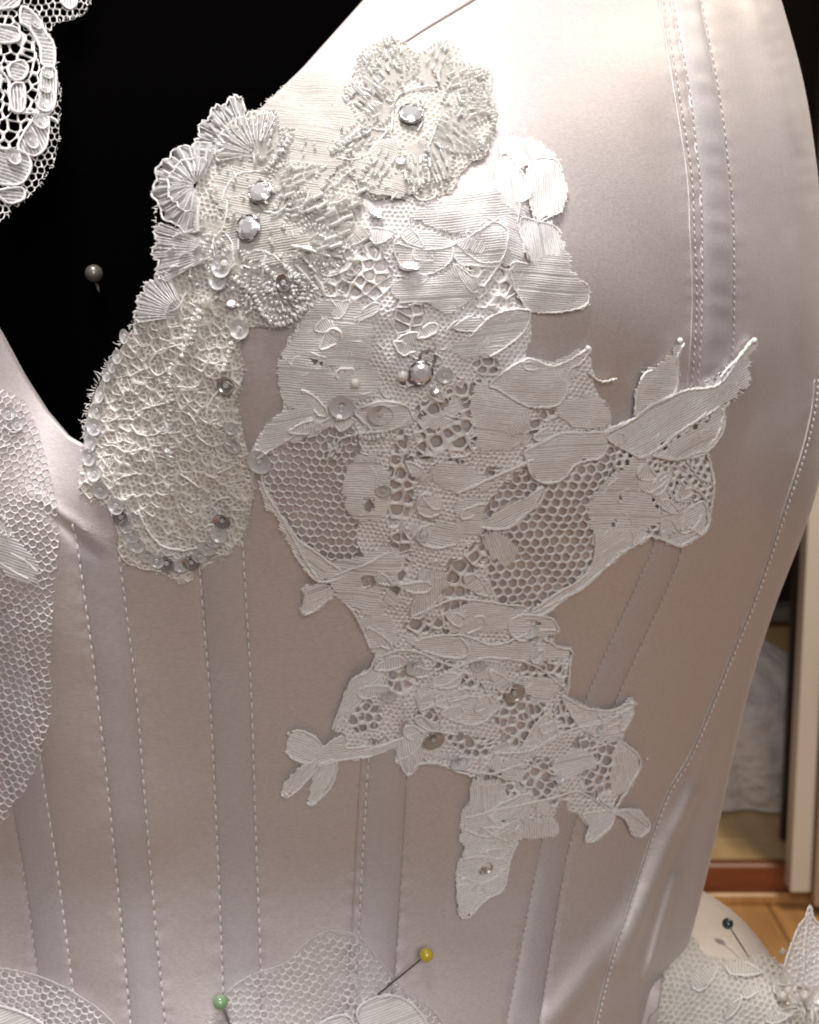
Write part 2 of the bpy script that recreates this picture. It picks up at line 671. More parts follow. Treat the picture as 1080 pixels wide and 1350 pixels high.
def spline(pts, step=3.0, closed=False):
    p = np.array(pts, float)
    if closed:
        q = np.concatenate([p[-1:], p, p[:2]])
    else:
        q = np.concatenate([2 * p[:1] - p[1:2], p, 2 * p[-1:] - p[-2:-1]])
    out = []
    for i in range(1, len(q) - 2):
        L = np.linalg.norm(q[i + 1][:2] - q[i][:2])
        n = max(1, int(L / step))
        t = (np.arange(n) / n)[:, None]
        a, b, c, d = q[i - 1], q[i], q[i + 1], q[i + 2]
        out.append(0.5 * (2 * b + (c - a) * t + (2 * a - 5 * b + 4 * c - d) * t**2 + (-a + 3 * b - 3 * c + d) * t**3))
    if not closed:
        out.append(q[-2:-1])
    return np.concatenate(out)


def add_cord(pb, pts, r=2.2, lift=3.0, closed=False, step=2.2, wob=0.35, twist=0.9, lobes=0.22, smooth_path=True):
    c = spline(pts, step, closed) if smooth_path else np.array(pts, float)
    n = len(c)
    if n < 2:
        return
    c = c[:, :2] + rng.normal(0, wob * 0.4, (n, 2))
    if closed:
        tan = np.roll(c, -1, 0) - np.roll(c, 1, 0)
    else:
        tan = np.gradient(c, axis=0)
    tan /= np.linalg.norm(tan, axis=1, keepdims=True) + 1e-9
    nor = np.stack([-tan[:, 1], tan[:, 0]], 1)
    K = 6
    V = np.zeros((n, K, 3))
    rr = r * (1 + 0.12 * np.sin(np.arange(n) * 0.37 + rng.random() * 6) + rng.normal(0, 0.05, n))
    if not closed:
        rr[0] *= 0.5
        rr[-1] *= 0.5
    for k in range(K):
        a = 2 * math.pi * k / K
        m = rr * (1 + lobes * np.cos(2 * (a - np.arange(n) * twist)))
        V[:, k, 0] = c[:, 0] + nor[:, 0] * m * math.cos(a)
        V[:, k, 1] = c[:, 1] + nor[:, 1] * m * math.cos(a)
        V[:, k, 2] = lift + m * math.sin(a)
    f = []
    for i in range(n if closed else n - 1):
        j = (i + 1) % n
        for k in range(K):
            k2 = (k + 1) % K
            f.append((i * K + k, i * K + k2, j * K + k2, j * K + k))
    pb.add(V.reshape(-1, 3), f)


def add_hair(pb, p0, p1, wd=0.55, l0=2.0, l1=3.0, bend=1.0):
    p0, p1 = np.array(p0, float), np.array(p1, float)
    d = p1 - p0
    L = np.hypot(*d) + 1e-6
    n = np.array([-d[1], d[0]]) / L
    mid = (p0 + p1) / 2 + n * bend
    v = []
    for q, l, ww in ((p0, l0, wd), (mid, (l0 + l1) / 2 + 0.6, wd), (p1, l1, wd * 0.5)):
        v += [(q[0] + n[0] * ww, q[1] + n[1] * ww, l), (q[0], q[1], l + ww), (q[0] - n[0] * ww, q[1] - n[1] * ww, l)]
    pb.add(v, [(0, 1, 4, 3), (1, 2, 5, 4), (3, 4, 7, 6), (4, 5, 8, 7)])


def pip(poly, x, y):
    poly = np.asarray(poly, float)
    x = np.asarray(x, float)
    y = np.asarray(y, float)
    inside = np.zeros(x.shape, bool)
    j = len(poly) - 1
    for i in range(len(poly)):
        xi, yi = poly[i]
        xj, yj = poly[j]
        c = ((yi > y) != (yj > y)) & (x < (xj - xi) * (y - yi) / (yj - yi + 1e-12) + xi)
        inside ^= c
        j = i
    return inside


def nearest_on(poly, p):
    a = np.asarray(poly, float)
    b = np.roll(a, -1, 0)
    d = b - a
    t = np.clip(((p - a) * d).sum(1) / ((d * d).sum(1) + 1e-9), 0, 1)
    q = a + d * t[:, None]
    k = np.argmin(((q - p) ** 2).sum(1))
    return q[k]


def jitter_points(poly, sp, jit=0.32):
    poly = np.asarray(poly, float)
    x0, y0 = poly.min(0) - 2 * sp
    x1, y1 = poly.max(0) + 2 * sp
    pts = []
    r = 0
    y = y0
    while y < y1:
        xs = np.arange(x0 + (sp / 2 if r % 2 else 0), x1, sp)
        q = np.stack([xs, np.full_like(xs, y)], 1) + rng.normal(0, jit * sp * 0.6, (len(xs), 2))
        pts.append(q)
        y += sp * 0.87
        r += 1
    return np.concatenate(pts)


def hex_points(poly, sx, sy, ang=0.0, jit=0.04, bend=0.0):
    poly = np.asarray(poly, float)
    c = poly.mean(0)
    R = np.hypot(*(poly - c).T).max() + 3 * sx
    pts = []
    nr = int(R / sy) + 1
    for r in range(-nr, nr + 1):
        xs = np.arange(-R, R, sx) + (sx / 2 if r % 2 else 0)
        pts.append(np.stack([xs, np.full_like(xs, r * sy)], 1))
    q = np.concatenate(pts)
    q[:, 1] += bend * np.sin(q[:, 0] * 0.03)
    q[:, 0] += bend * 0.7 * np.sin(q[:, 1] * 0.025 + 1)
    q += rng.normal(0, jit * sx, q.shape)
    ca, sa = math.cos(ang), math.sin(ang)
    return q @ np.array([[ca, sa], [-sa, ca]]) + c


def voronoi(pts):
    res = delaunay_2d_cdt([Vector(p) for p in pts], [], [], 0, 1e-4)
    vv, _, ff, ov = res[0], res[1], res[2], res[3]
    V = np.array([(v[0], v[1]) for v in vv])
    tri = [f for f in ff if len(f) == 3]
    T = np.array(tri)
    a, b, c = V[T[:, 0]], V[T[:, 1]], V[T[:, 2]]
    d = 2 * (a[:, 0] * (b[:, 1] - c[:, 1]) + b[:, 0] * (c[:, 1] - a[:, 1]) + c[:, 0] * (a[:, 1] - b[:, 1]))
    d[np.abs(d) < 1e-9] = 1e-9
    a2, b2, c2 = (a**2).sum(1), (b**2).sum(1), (c**2).sum(1)
    ux = (a2 * (b[:, 1] - c[:, 1]) + b2 * (c[:, 1] - a[:, 1]) + c2 * (a[:, 1] - b[:, 1])) / d
    uy = (a2 * (c[:, 0] - b[:, 0]) + b2 * (a[:, 0] - c[:, 0]) + c2 * (b[:, 0] - a[:, 0])) / d
    cc = np.stack([ux, uy], 1)
    cells = [[] for _ in range(len(V))]
    for k, t in enumerate(tri):
        for i in t:
            cells[i].append(k)
    out = []
    for i, ks in enumerate(cells):
        if len(ks) < 4:
            continue
        q = cc[ks]
        if np.abs(q - V[i]).max() > 60:
            continue
        an = np.arctan2(q[:, 1] - V[i][1], q[:, 0] - V[i][0])
        out.append((V[i], q[np.argsort(an)]))
    return out


def add_web(pb, poly, pts, hole=0.75, height=2.2, lift=1.2, thick=None, fill=0.0, fillpoly=(), rnd=0.6, cut=(), noplate=False):
    """lace ground: each cell is a ring of thread round an open, rounded hole"""
    poly = np.asarray(poly, float)
    cells = voronoi(pts)
    if not cells:
        return
    S = np.array([s for s, q in cells])
    keep = pip(poly, S[:, 0], S[:, 1])
    for c in cut:
        keep &= ~pip(c, S[:, 0], S[:, 1])
    cells = [cells[i] for i in np.nonzero(keep)[0]]
    if not cells:
        return
    allq = np.concatenate([q for s, q in cells])
    allin = pip(poly, allq[:, 0], allq[:, 1])
    off = 0
    for site, q in cells:
        ins = allin[off:off + len(q)]
        off += len(q)
        if not ins.all():
            q = q.copy()
            for k in np.nonzero(~ins)[0]:
                q[k] = nearest_on(poly, q[k])
        nxt = np.roll(q, -1, 0)
        ring = np.empty((2 * len(q), 2))
        ring[0::2] = q
        ring[1::2] = (q + nxt) / 2
        c = q.mean(0)
        dv = ring - c
        r = np.hypot(dv[:, 0], dv[:, 1]) + 1e-6
        if r.max() < 1.2:
            continue
        full = (fill > 0 and rng.random() < fill) or any(pip(fp, c[0], c[1]) for fp in fillpoly)
        apo = np.percentile(r, 25)
        h = hole
        if thick is not None:
            h = max(0.25, 1 - thick / apo)
        h = h * (1 + rng.normal(0, 0.06))
        rh = ((1 - rnd) * r + rnd * apo) * min(h, 0.93)
        rh = np.minimum(rh, r * 0.95)
        n = len(ring)
        hh = height * (0.85 + 0.3 * rng.random())
        outer = np.column_stack([ring, np.full(n, lift + hh)])
        if full:
            m1 = np.column_stack([c + dv * 0.75, np.full(n, lift + hh * 0.72)])
            V = np.concatenate([outer, m1, [[c[0], c[1], lift + hh * 0.55]]])
            f = []
            for k in range(n):
                k2 = (k + 1) % n
                f.append((k, k2, n + k2, n + k))
                f.append((n + k, n + k2, 2 * n))
            pb.add(V, f)
            continue
        u = dv / r[:, None]
        mid = np.column_stack([c + u * ((r * 0.5 + rh * 0.5))[:, None], np.full(n, lift + hh * 0.82)])
        inn = np.column_stack([c + u * rh[:, None], np.full(n, lift + hh * 0.15)])
        low = np.column_stack([c + u * (rh * 1.02)[:, None], np.full(n, lift - 0.6)])
        V = np.concatenate([outer, mid, inn, low])
        f = []
        for k in range(n):
            k2 = (k + 1) % n
            for lv in range(3):
                f.append((lv * n + k, lv * n + k2, (lv + 1) * n + k2, (lv + 1) * n + k))
        pb.add(V, f)


def cdt_fill(poly, step, holes=()):
    poly = np.asarray(poly, float)
    verts = [Vector(p) for p in poly]
    edges = [(i, (i + 1) % len(poly)) for i in range(len(poly))]
    for h in holes:
        o = len(verts)
        verts += [Vector(p) for p in h]
        edges += [(o + i, o + (i + 1) % len(h)) for i in range(len(h))]
    x0, y0 = poly.min(0)
    x1, y1 = poly.max(0)
    xs, ys = np.meshgrid(np.arange(x0, x1, step), np.arange(y0, y1, step))
    xs = xs.ravel() + rng.normal(0, .1 * step, xs.size)
    ys = ys.ravel() + rng.normal(0, .1 * step, ys.size)
    ok = pip(poly, xs, ys)
    for h in holes:
        ok &= ~pip(h, xs, ys)
    for x, y in zip(xs[ok], ys[ok]):
        verts.append(Vector((x, y)))
    res = delaunay_2d_cdt(verts, edges, [], 1, 1e-3)
    V = np.array([(v[0], v[1]) for v in res[0]])
    F = [tuple(f) for f in res[2]]
    if holes:
        ct = np.array([V[list(f)].mean(0) for f in F])
        bad = np.zeros(len(F), bool)
        for h in holes:
            bad |= pip(h, ct[:, 0], ct[:, 1])
        F = [f for f, k in zip(F, bad) if not k]
    return V, F


def ragged(poly, step=5.0, amp=1.4, closed=True):
    p = spline(poly, step, closed)
    d = np.roll(p, -1, 0) - np.roll(p, 1, 0)
    d /= np.linalg.norm(d, axis=1, keepdims=True) + 1e-9
    n = np.stack([-d[:, 1], d[:, 0]], 1)
    a = rng.normal(0, amp, len(p))
    return p + n * a[:, None]


def add_toile(pb, poly, ang=0.0, lift=3.4, sp=3.6, dome=2.0, holes=(), rag=1.8, frays=True, tw=0.9, base=True):
    """clothwork: a thin sheet with the ribbing threads laid across it, their ends loose at the edge"""
    P = ragged(poly, 5.0, rag)
    ctr = P.mean(0)
    R = np.hypot(*(P - ctr).T).max() + 4

    def dm(x, y):
        d = np.hypot(x - ctr[0], y - ctr[1]) / R
        return lift + dome * (1 - d * d)
    if base:
        v, f = cdt_fill(P, 7.0, holes)
        pb.add(np.column_stack([v, dm(v[:, 0], v[:, 1])]), f, 1)
    ca, sa = math.cos(ang), math.sin(ang)
    Q = np.stack([(P[:, 0] - ctr[0]) * ca + (P[:, 1] - ctr[1]) * sa, -(P[:, 0] - ctr[0]) * sa + (P[:, 1] - ctr[1]) * ca], 1)
    HS = [np.stack([(np.array(h)[:, 0] - ctr[0]) * ca + (np.array(h)[:, 1] - ctr[1]) * sa,
                    -(np.array(h)[:, 0] - ctr[0]) * sa + (np.array(h)[:, 1] - ctr[1]) * ca], 1) for h in holes]
    y = Q[:, 1].min() + sp * 0.4
    ph = rng.random() * 6
    while y < Q[:, 1].max():
        xs = []
        for poly2 in [Q] + HS:
            b = np.roll(poly2, -1, 0)
            m = (poly2[:, 1] > y) != (b[:, 1] > y)
            aa, bb = poly2[m], b[m]
            xs += list(aa[:, 0] + (y - aa[:, 1]) / (bb[:, 1] - aa[:, 1]) * (bb[:, 0] - aa[:, 0]))
        xs.sort()
        for s, e in zip(xs[0::2], xs[1::2]):
            if e - s < 2 or rng.random() < 0.06:
                continue
            e0, e1 = (rng.random() * 3.2 - 0.6, rng.random() * 3.2 - 0.6) if frays else (0, 0)
            s2, e2 = s - e0, e + e1
            n = max(2, int((e2 - s2) / 5) + 1)
            X = np.linspace(s2, e2, n)
            Y = y + 0.5 * np.sin(X * 0.06 + ph) + rng.normal(0, .22, n)
            GX = ctr[0] + X * ca - Y * sa
            GY = ctr[1] + X * sa + Y * ca
            H = dm(GX, GY)
            V = np.zeros((n, 3, 3))
            for k, (o, hgt) in enumerate(((-tw, 0.0), (0, 0.75 + 0.2 * math.sin(y * 1.7)), (tw, 0.0))):
                V[:, k, 0] = GX - sa * o
                V[:, k, 1] = GY + ca * o
                V[:, k, 2] = H + hgt
            ff = []
            for i in range(n - 1):
                for k in range(2):
                    ff.append((i * 3 + k, i * 3 + k + 1, i * 3 + 4 + k, i * 3 + 3 + k))
            pb.add(V.reshape(-1, 3), ff)
        y += sp * (0.9 + 0.2 * rng.random())
    return P


def add_fringe(pb, path, closed, dens=0.35, lo=2.0, hi=6.0, lift=3.0, outward=1, centre=None, wd=0.5):
    p = spline(path, 2.0, closed)
    d = np.gradient(p, axis=0)
    d /= np.linalg.norm(d, axis=1, keepdims=True) + 1e-9
    n = np.stack([d[:, 1], -d[:, 0]], 1)
    if centre is not None:
        sgn = np.sign(((p - np.array(centre)) * n).sum(1))
        n = n * sgn[:, None]
    else:
        n = n * outward
    for i in range(len(p)):
        if rng.random() < dens:
            L = lo + (hi - lo) * rng.random() ** 2
            a = rng.normal(0, 0.6)
            dd = n[i] * math.cos(a) + d[i] * math.sin(a)
            add_hair(pb, p[i], p[i] + dd * L, wd, lift, lift + rng.normal(1.0, 1.5), rng.normal(0, 1.2))


# ------------------------------------------------------------------ small sewn-on pieces (unit = one photograph pixel)
def lathe(prof, n, name, mat, smooth=True, close=False):
    v, f = [], []
    for (r, z) in prof:
        for k in range(n):
            a = 2 * math.pi * k / n
            v.append((r * math.cos(a), r * math.sin(a), z))
    m = len(prof)
    for i in range(m if close else m - 1):
        j = (i + 1) % m
        for k in range(n):
            k2 = (k + 1) % n
            f.append((i * n + k, i * n + k2, j * n + k2, j * n + k))
    return mesh_from(name, v, f, mat, smooth)


def torus_prof(R, r, n=6, sq=1.0):
    return [(R + r * math.cos(2 * math.pi * k / n), sq * r * math.sin(2 * math.pi * k / n)) for k in range(n)]


ME = {}
ME['seed'] = lathe(torus_prof(2.0, 1.5, 6, 1.15), 8, 'seed_bead', M['bead'], True, True)
ME['seed_white'] = lathe(torus_prof(2.0, 1.5, 6, 1.15), 8, 'seed_bead', M['bead_white'], True, True)


def bugle_mesh(mat):
    v, f = [], []
    n = 8
    for x, r in ((-0.5, 0.55), (-0.5, 1.0), (-0.47, 1.1), (0.47, 1.1), (0.5, 1.0), (0.5, 0.55)):
        for k in range(n):
            a = 2 * math.pi * k / n
            v.append((x, r * math.cos(a), r * math.sin(a)))
    for i in range(6):
        j = (i + 1) % 6
        for k in range(n):
            k2 = (k + 1) % n
            f.append((i * n + k, j * n + k, j * n + k2, i * n + k2))
    return mesh_from('bugle_bead', v, f, mat, True)


ME['bugle'] = bugle_mesh(M['bead'])
ME['bugle_white'] = bugle_mesh(M['bead_white'])


def sequin_mesh(mat):
    return lathe([(2.6, 0.0), (6.0, 0.15), (9.0, 1.6), (10.6, 3.0), (11.0, 3.1), (10.7, 2.6), (9.0, 1.2), (6.0, -0.25), (2.6, -0.4)], 20,
                 'sequin', mat, True, True)


for k in ('sequin', 'sequin_dark', 'sequin_brown', 'sequin_pale'):
    ME[k] = sequin_mesh(M[k])
ME['knot'] = lathe([(0.01, -2.2), (1.7, -1.8), (2.6, -.6), (2.4, .9), (1.5, 2.0), (0.01, 2.3)], 9, 'thread_knot', M['cord'])
ME['pearl'] = lathe([(0.01, -3.0), (1.6, -2.6), (2.7, -1.4), (3.1, 0), (2.7, 1.4), (1.6, 2.6), (0.01, 3.0)], 10, 'pearl_bead', M['pearl'])


def crystal_mesh():
    """round brilliant: girdle, kite facets, star facets, flat table"""
    n = 8
    v = []
    for k in range(16):
        a = 2 * math.pi * k / 16
        v.append((12 * math.cos(a), 12 * math.sin(a), 0))
    for k in range(16):
        a = 2 * math.pi * k / 16
        v.append((12 * math.cos(a), 12 * math.sin(a), 1.6))
    for k in range(n):
        a = 2 * math.pi * (k + 0.5) / n
        v.append((9.2 * math.cos(a), 9.2 * math.sin(a), 4.2))
    for k in range(n):
        a = 2 * math.pi * k / n
        v.append((6.3 * math.cos(a), 6.3 * math.sin(a), 6.0))
    f = []
    for k in range(16):
        f.append((k, (k + 1) % 16, 16 + (k + 1) % 16, 16 + k))
    for k in range(n):
        g0, g1, g2 = 16 + 2 * k, 16 + 2 * k + 1, 16 + (2 * k + 2) % 16
        m0, mp = 32 + k, 32 + (k - 1) % n
        t0, t1 = 40 + k, 40 + (k + 1) % n
        f += [(g0, g1, m0), (g1, g2, m0), (g0, m0, t0, mp), (t0, m0, t1)]
    f.append(tuple(40 + k for k in range(n)))
    return mesh_from('crystal', v, f, M['crystal'], False)


ME['crystal'] = crystal_mesh()
ME['setting'] = lathe([(11.4, -3.5), (13.6, -3.5), (14.2, 0.2), (13.4, 2.6), (12.2, 2.2), (11.8, 0.0)], 20, 'setting', M['setting'], True, True)


ME['oval'] = lathe([(0.01, -.35), (.8, -.3), (1.0, -.05), (1.0, .05), (.62, .32), (.01, .33)], 12, 'oval_stone', M['crystal'], False)
LAMP = (-0.08, -0.37, 2.15)


def prong_mesh():
    v, f = [], []
    for k in range(6):
        a = 2 * math.pi * (k + .3) / 6
        c, s = math.cos(a), math.sin(a)
        o = len(v)
        for r, z in ((14, 1.0), (12.6, 3.6), (10.2, 4.4)):
            for wd in (-1.5, 1.5):
                v.append((r * c - wd * s, r * s + wd * c, z))
                v.append((r * c - wd * s, r * s + wd * c, z - 1.2))
        for i in range(2):
            b = o + i * 4
            f += [(b, b + 2, b + 6, b + 4), (b + 1, b + 5, b + 7, b + 3), (b, b + 4, b + 5, b + 1), (b + 2, b + 3, b + 7, b + 6)]
    return mesh_from('prong', v, f, M['bright_steel'], False)


ME['prong'] = prong_mesh()


def put(kind, x, y, lift, parent, ang=0.0, scale=1.0, tilt=None, name=None, mapper=None, und=0.0, sx=None, sz=None):
    if tilt is None:
        tilt = (rng.normal(0, 0.12), rng.normal(0, 0.12))
    l = lift + (und * float(undul(np.array(x, float), np.array(y, float))) if und else 0)
    m = (mapper or BOD).frame(x, y, l, ang, tilt, scale)
    if sz is not None:
        m = m @ Matrix.Diagonal((1, 1, sz, 1))
    if sx is not None:
        m = m @ Matrix.Diagonal((sx, 1, 1, 1))
    return link_mesh(name or ME[kind].name.split('.')[0], ME[kind], parent, m)


def glint(x, y, lift, rx, ry, parent, ang=0.0, mapper=None):
    """flat oval stone sewn on at the tilt that catches the ceiling lamp"""
    q = Vector((mapper or BOD).map([(x, y, lift)])[0])
    h = ((Vector(LAMP) - q).normalized() + (CAM - q).normalized()).normalized()
    t = (RIGHT * math.cos(ang) - UP * math.sin(ang))
    t = (t - h * t.dot(h)).normalized()
    m = Matrix((t, h.cross(t), h)).transposed().to_4x4() @ Matrix.Diagonal((rx * PX, ry * PX, ry * PX, 1))
    m.translation = q
    return link_mesh('oval_stone', ME['oval'], parent, m)


def rhinestone(x, y, parent, r=15, lift=9, tilt=(0.1, 0.2), ang=0.3, mapper=None):
    o = put('setting', x, y, lift, parent, ang, r / 14.2, tilt, 'rhinestone', mapper, 0.0, None, 0.7)
    for k in ('crystal', 'prong'):
        m = WORLD[o.name]
        link_mesh(ME[k].name.split('.')[0], ME[k], o, m.copy())
    return o


def sequin(x, y, parent, r=11, kind='sequin', lift=7, bead=True, tilt=None, mapper=None):
    o = put(kind, x, y, lift, parent, rng.random() * 6, r / 11.0, tilt, 'sequin', mapper)
    if bead:
        m = WORLD[o.name] @ Matrix.Translation((0, 0, 1.6)) @ Matrix.Scale(11.0 / r, 4)
        link_mesh('seed_bead', ME['seed'], o, m)
    return o


def add_local(pb_v, pb_f, me, m):
    off = len(pb_v)
    for v in me.vertices:
        pb_v.append(m @ v.co)
    for p in me.polygons:
        pb_f.append([off + i for i in p.vertices])


class BeadHeap:
    """seed beads too small to pick apart singly, joined into one part"""

    def __init__(self):
        self.v, self.f = [], []

    def seed(self, x, y, lift, ang=None, scale=1.0, tip=True, mapper=None):
        a = rng.random() * 6 if ang is None else ang
        m = (mapper or BOD).frame(x, y, lift, a, (rng.normal(0, .2), rng.normal(0, .2)), scale)
        if tip:
            m = m @ Matrix.Rotation(math.pi / 2 + rng.normal(0, .3), 4, 'Y')
        add_local(self.v, self.f, ME['seed'], m)

    def strand(self, pts, lift=6, sp=5.0, scale=1.0, mapper=None, jit=0.6):
        c = spline(pts, 1.0)
        d = 0
        last = None
        for i in range(len(c) - 1):
            if last is None or np.hypot(*(c[i] - last)) >= sp:
                t = c[min(i + 2, len(c) - 1)] - c[i]
                self.seed(c[i][0] + rng.normal(0, jit), c[i][1] + rng.normal(0, jit), lift + rng.normal(0, .7),
                          math.atan2(t[1], t[0]), scale, True, mapper)
                last = c[i]

    def build(self, name, mat, parent):
        if not self.v:
            return
        o = link_mesh(name, mesh_from(name, self.v, self.f, mat, True), parent)
        o['kind'] = 'stuff'
        return o



# ------------------------------------------------------------------ black dress form
def form_mesh():
    ts = np.linspace(-math.pi, math.pi, 121)[:-1]
    pys = np.linspace(1640, -480, 110)
    rows = []
    for p in pys:
        z = py2z(p)
        rows.append(torso(ts, np.full(len(ts), z), 0.006, False))
    top = rows[-1]
    c = top.mean(0)
    for k, (sc, dz) in enumerate([(0.97, .03), (0.9, .055), (0.72, .075), (0.5, .085), (0.36, .10), (0.33, .15), (0.32, .17), (0.02, .172)]):
        r = c + (top - c) * sc
        r[:, 2] = top[:, 2] + dz
        rows.append(r)
    P = np.array(rows)
    return mesh_from('dress_form', P.reshape(-1, 3), grid_faces(P.shape[0], P.shape[1], True), M['velvet'])


form = link_mesh('dress_form', form_mesh(), None)
tag(form, 'black velvet dress form torso showing inside the plunging neckline', 'mannequin')

# ------------------------------------------------------------------ boning channels, stitches, seams
def strip(l, r, name, h=2.0, pucker=0.0):
    a, b = spline(LINES[l], 6.0), spline(LINES[r], 6.0)
    n = max(len(a), len(b))
    ia, ib = np.linspace(0, len(a) - 1, n), np.linspace(0, len(b) - 1, n)
    a = np.stack([np.interp(ia, np.arange(len(a)), a[:, k]) for k in (0, 1)], 1)
    b = np.stack([np.interp(ib, np.arange(len(b)), b[:, k]) for k in (0, 1)], 1)
    us = [-0.02, 0.0, 0.06, 0.16, 0.35, 0.5, 0.65, 0.84, 0.94, 1.0, 1.02]
    hs = [-1.8, -0.5, -0.1, 0.6, 0.95, 1.0, 0.95, 0.6, -0.1, -0.5, -1.8]
    V = np.zeros((n, len(us), 3))
    s = np.arange(n)
    for k, (u, hh) in enumerate(zip(us, hs)):
        V[:, k, :2] = a * (1 - u) + b * u
        V[:, k, 2] = 0.3 + h * hh + (pucker * np.sin(s * 1.05 + 0.7 * np.sin(s * .4)) * max(0, hh) if pucker else 0) + 0.25 * max(0, hh) * np.sin(s * 2.6 * (1 if k < 6 else 1.07) + k) * (k not in (4, 5, 6))
    pb = PB()
    pb.add(V.reshape(-1, 3), grid_faces(n, len(us)))
    return pb.build(name, M['channel'], dress)


for l, r, h, pk in (('a', 'b', 2.0, 0), ('A', 'B', 2.2, 0.1), ('C', 'D', 2.2, 0.1), ('E', 'F', 2.4, 0.1), ('G', 'H', 2.4, 0.2), ('K2', 'L', 3.0, 0.55)):
    strip(l, r, 'boning_channel', h, pk)

ST = {'a': (13, .6), 'b': (13, .9), 'A': (13.5, 1.), 'B': (13.5, 1.), 'C': (13.5, 1.), 'D': (13.5, 1.), 'E': (11.5, .9), 'F': (11.5, .7), 'G': (9.5, .55),
      'H': (9.5, .5), 'K': (10, .6), 'K2': (10, .7), 'L': (10, .7), 'N': (0, 0), 'E2': (0, 0), 'S': (8.5, .8)}
for key, (pitch, br) in ST.items():
    if pitch == 0:
        continue
    c = spline(LINES[key], 1.0)
    L = np.concatenate([[0], np.cumsum(np.hypot(*np.diff(c, axis=0).T))])
    pb = PB()
    s = 0.0
    while s + pitch * .8 < L[-1]:
        q = []
        for u in (0.0, .12, .36, .6, .72):
            ss = s + u * pitch
            q.append((np.interp(ss, L, c[:, 0]), np.interp(ss, L, c[:, 1])))
        q = np.array(q)
        d = q[-1] - q[0]
        d /= np.hypot(*d)
        n = np.array([-d[1], d[0]])
        wd = 1.35 if br > .75 else 0.75
        V = []
        for k, (hh, ww) in enumerate(zip((-.4, .9, 1.4, .9, -.4), (.6, 1, 1.1, 1, .6))):
            for o, l in ((-1, 0), (-.6, .8), (.6, .8), (1, 0)):
                V.append((*(q[k] + n * o * wd * ww), 0.8 + hh * .8 + l * (1.0 if br > .75 else .6)))
        pb.add(V, grid_faces(5, 4))
        s += pitch * (1 + rng.normal(0, 0.03))
    o = pb.build('stitch_row', M['stitch'] if br > .75 else M['satin'], dress)
    o['kind'] = 'stuff'

# piped side seam and the doubled seam ridges
for key, r, off in (('S', 1.1, -3.5), ('E2', 1.4, 0), ('K', 0.8, -5)):
    pb = PB()
    add_cord(pb, [(x + off, y) for x, y in LINES[key]], r, 0.2, False, 4, 0.05, 0, 0)
    pb.build('seam', M['satin'], dress)

# bound neck edge: a raised band whose inner seam opens into a small shadowed gap
pb = PB()
edge = spline([(308, 188), (350, 144), (404, 92), (444, 49), (486, 4), (534, -46), (600, -112)], 5)
seam = spline([(335, 205), (375, 175), (430, 134), (478, 98), (545, 50), (625, 1), (720, -60)], 5)
n = 60
E = np.stack([np.interp(np.linspace(0, len(edge) - 1, n), np.arange(len(edge)), edge[:, k]) for k in (0, 1)], 1)
S_ = np.stack([np.interp(np.linspace(0, len(seam) - 1, n), np.arange(len(seam)), seam[:, k]) for k in (0, 1)], 1)
us = [0.0, 0.08, 0.3, 0.55, 0.8, 0.92, 0.98, 1.0, 1.0]
hs = [0.4, 1.2, 2, 2.6, 3.0, 3.4, 3.0, 2.0, -1]
V = np.zeros((n, len(us), 3))
for k, (u, hh) in enumerate(zip(us, hs)):
    V[:, k, :2] = E * (1 - u) + S_ * u
    V[:, k, 2] = hh * np.clip(np.arange(n) / 14 - 0.1, -0.1, 1)
pb.add(V.reshape(-1, 3), grid_faces(n, len(us)))
pb.build('neck_band', M['satin'], dress)


# ------------------------------------------------------------------ skirt springing from the waist
def skirt_mesh():
    ext = table([(1150, -18), (1190, -8), (1200, 6), (1210, 42), (1222, 95), (1240, 150), (1270, 200), (1320, 245), (1420, 285), (1600, 330), (2000, 400), (2600, 460)])
    ts = np.linspace(-math.pi, math.pi, 301)
    rows = []
    ps = np.concatenate([np.linspace(1150, 1350, 70), np.linspace(1360, 2600, 40)])
    for p in ps:
        z = on_plane_y(900, 1312, 0.075).z - (p - 1230) * PX * 1.7 if p > 1230 else on_plane_y(900, p + 82, 0.075).z
        base = torso(ts, np.full(len(ts), max(z, py2z(1450))), 0.004)
        at = np.abs(ts)
        wt = np.clip((at - 0.98) / 0.42, 0, 1)
        wt = wt * wt * (3 - 2 * wt)
        low = np.clip((p - 1420) / 400, 0, 1)
        wt = np.maximum(wt, low)
        e = ext(p) * PX * wt - 0.004 * (1 - wt)
        e = e + PX * wt * np.clip((p - 1205) / 60, 0, 1) * (6 * np.sin(ts * 11 + 1.0) + 2.5 * np.sin(ts * 29 + p * .02))
        base[:, 0] += np.sin(ts) * e
        base[:, 1] += -np.cos(ts) * e
        base[:, 2] = z
        rows.append(base)
    return np.array(rows)


SK = skirt_mesh()
SKF = grid_faces(SK.shape[0], SK.shape[1])
link_mesh('skirt', mesh_from('skirt', SK.reshape(-1, 3), SKF, M['satin']), dress)
SKM = Mapper(SK.reshape(-1, 3), SKF, 780, 1180, 1150, 1440, 5)

# ------------------------------------------------------------------ room behind
def wood(name, c0, c1, scale, stretch, rough=0.4):
    m, nt, b = new_mat(name)
    b.inputs['Roughness'].default_value = rough
    colour_var(nt, b, c0, c1, scale, stretch, 5)
    return m


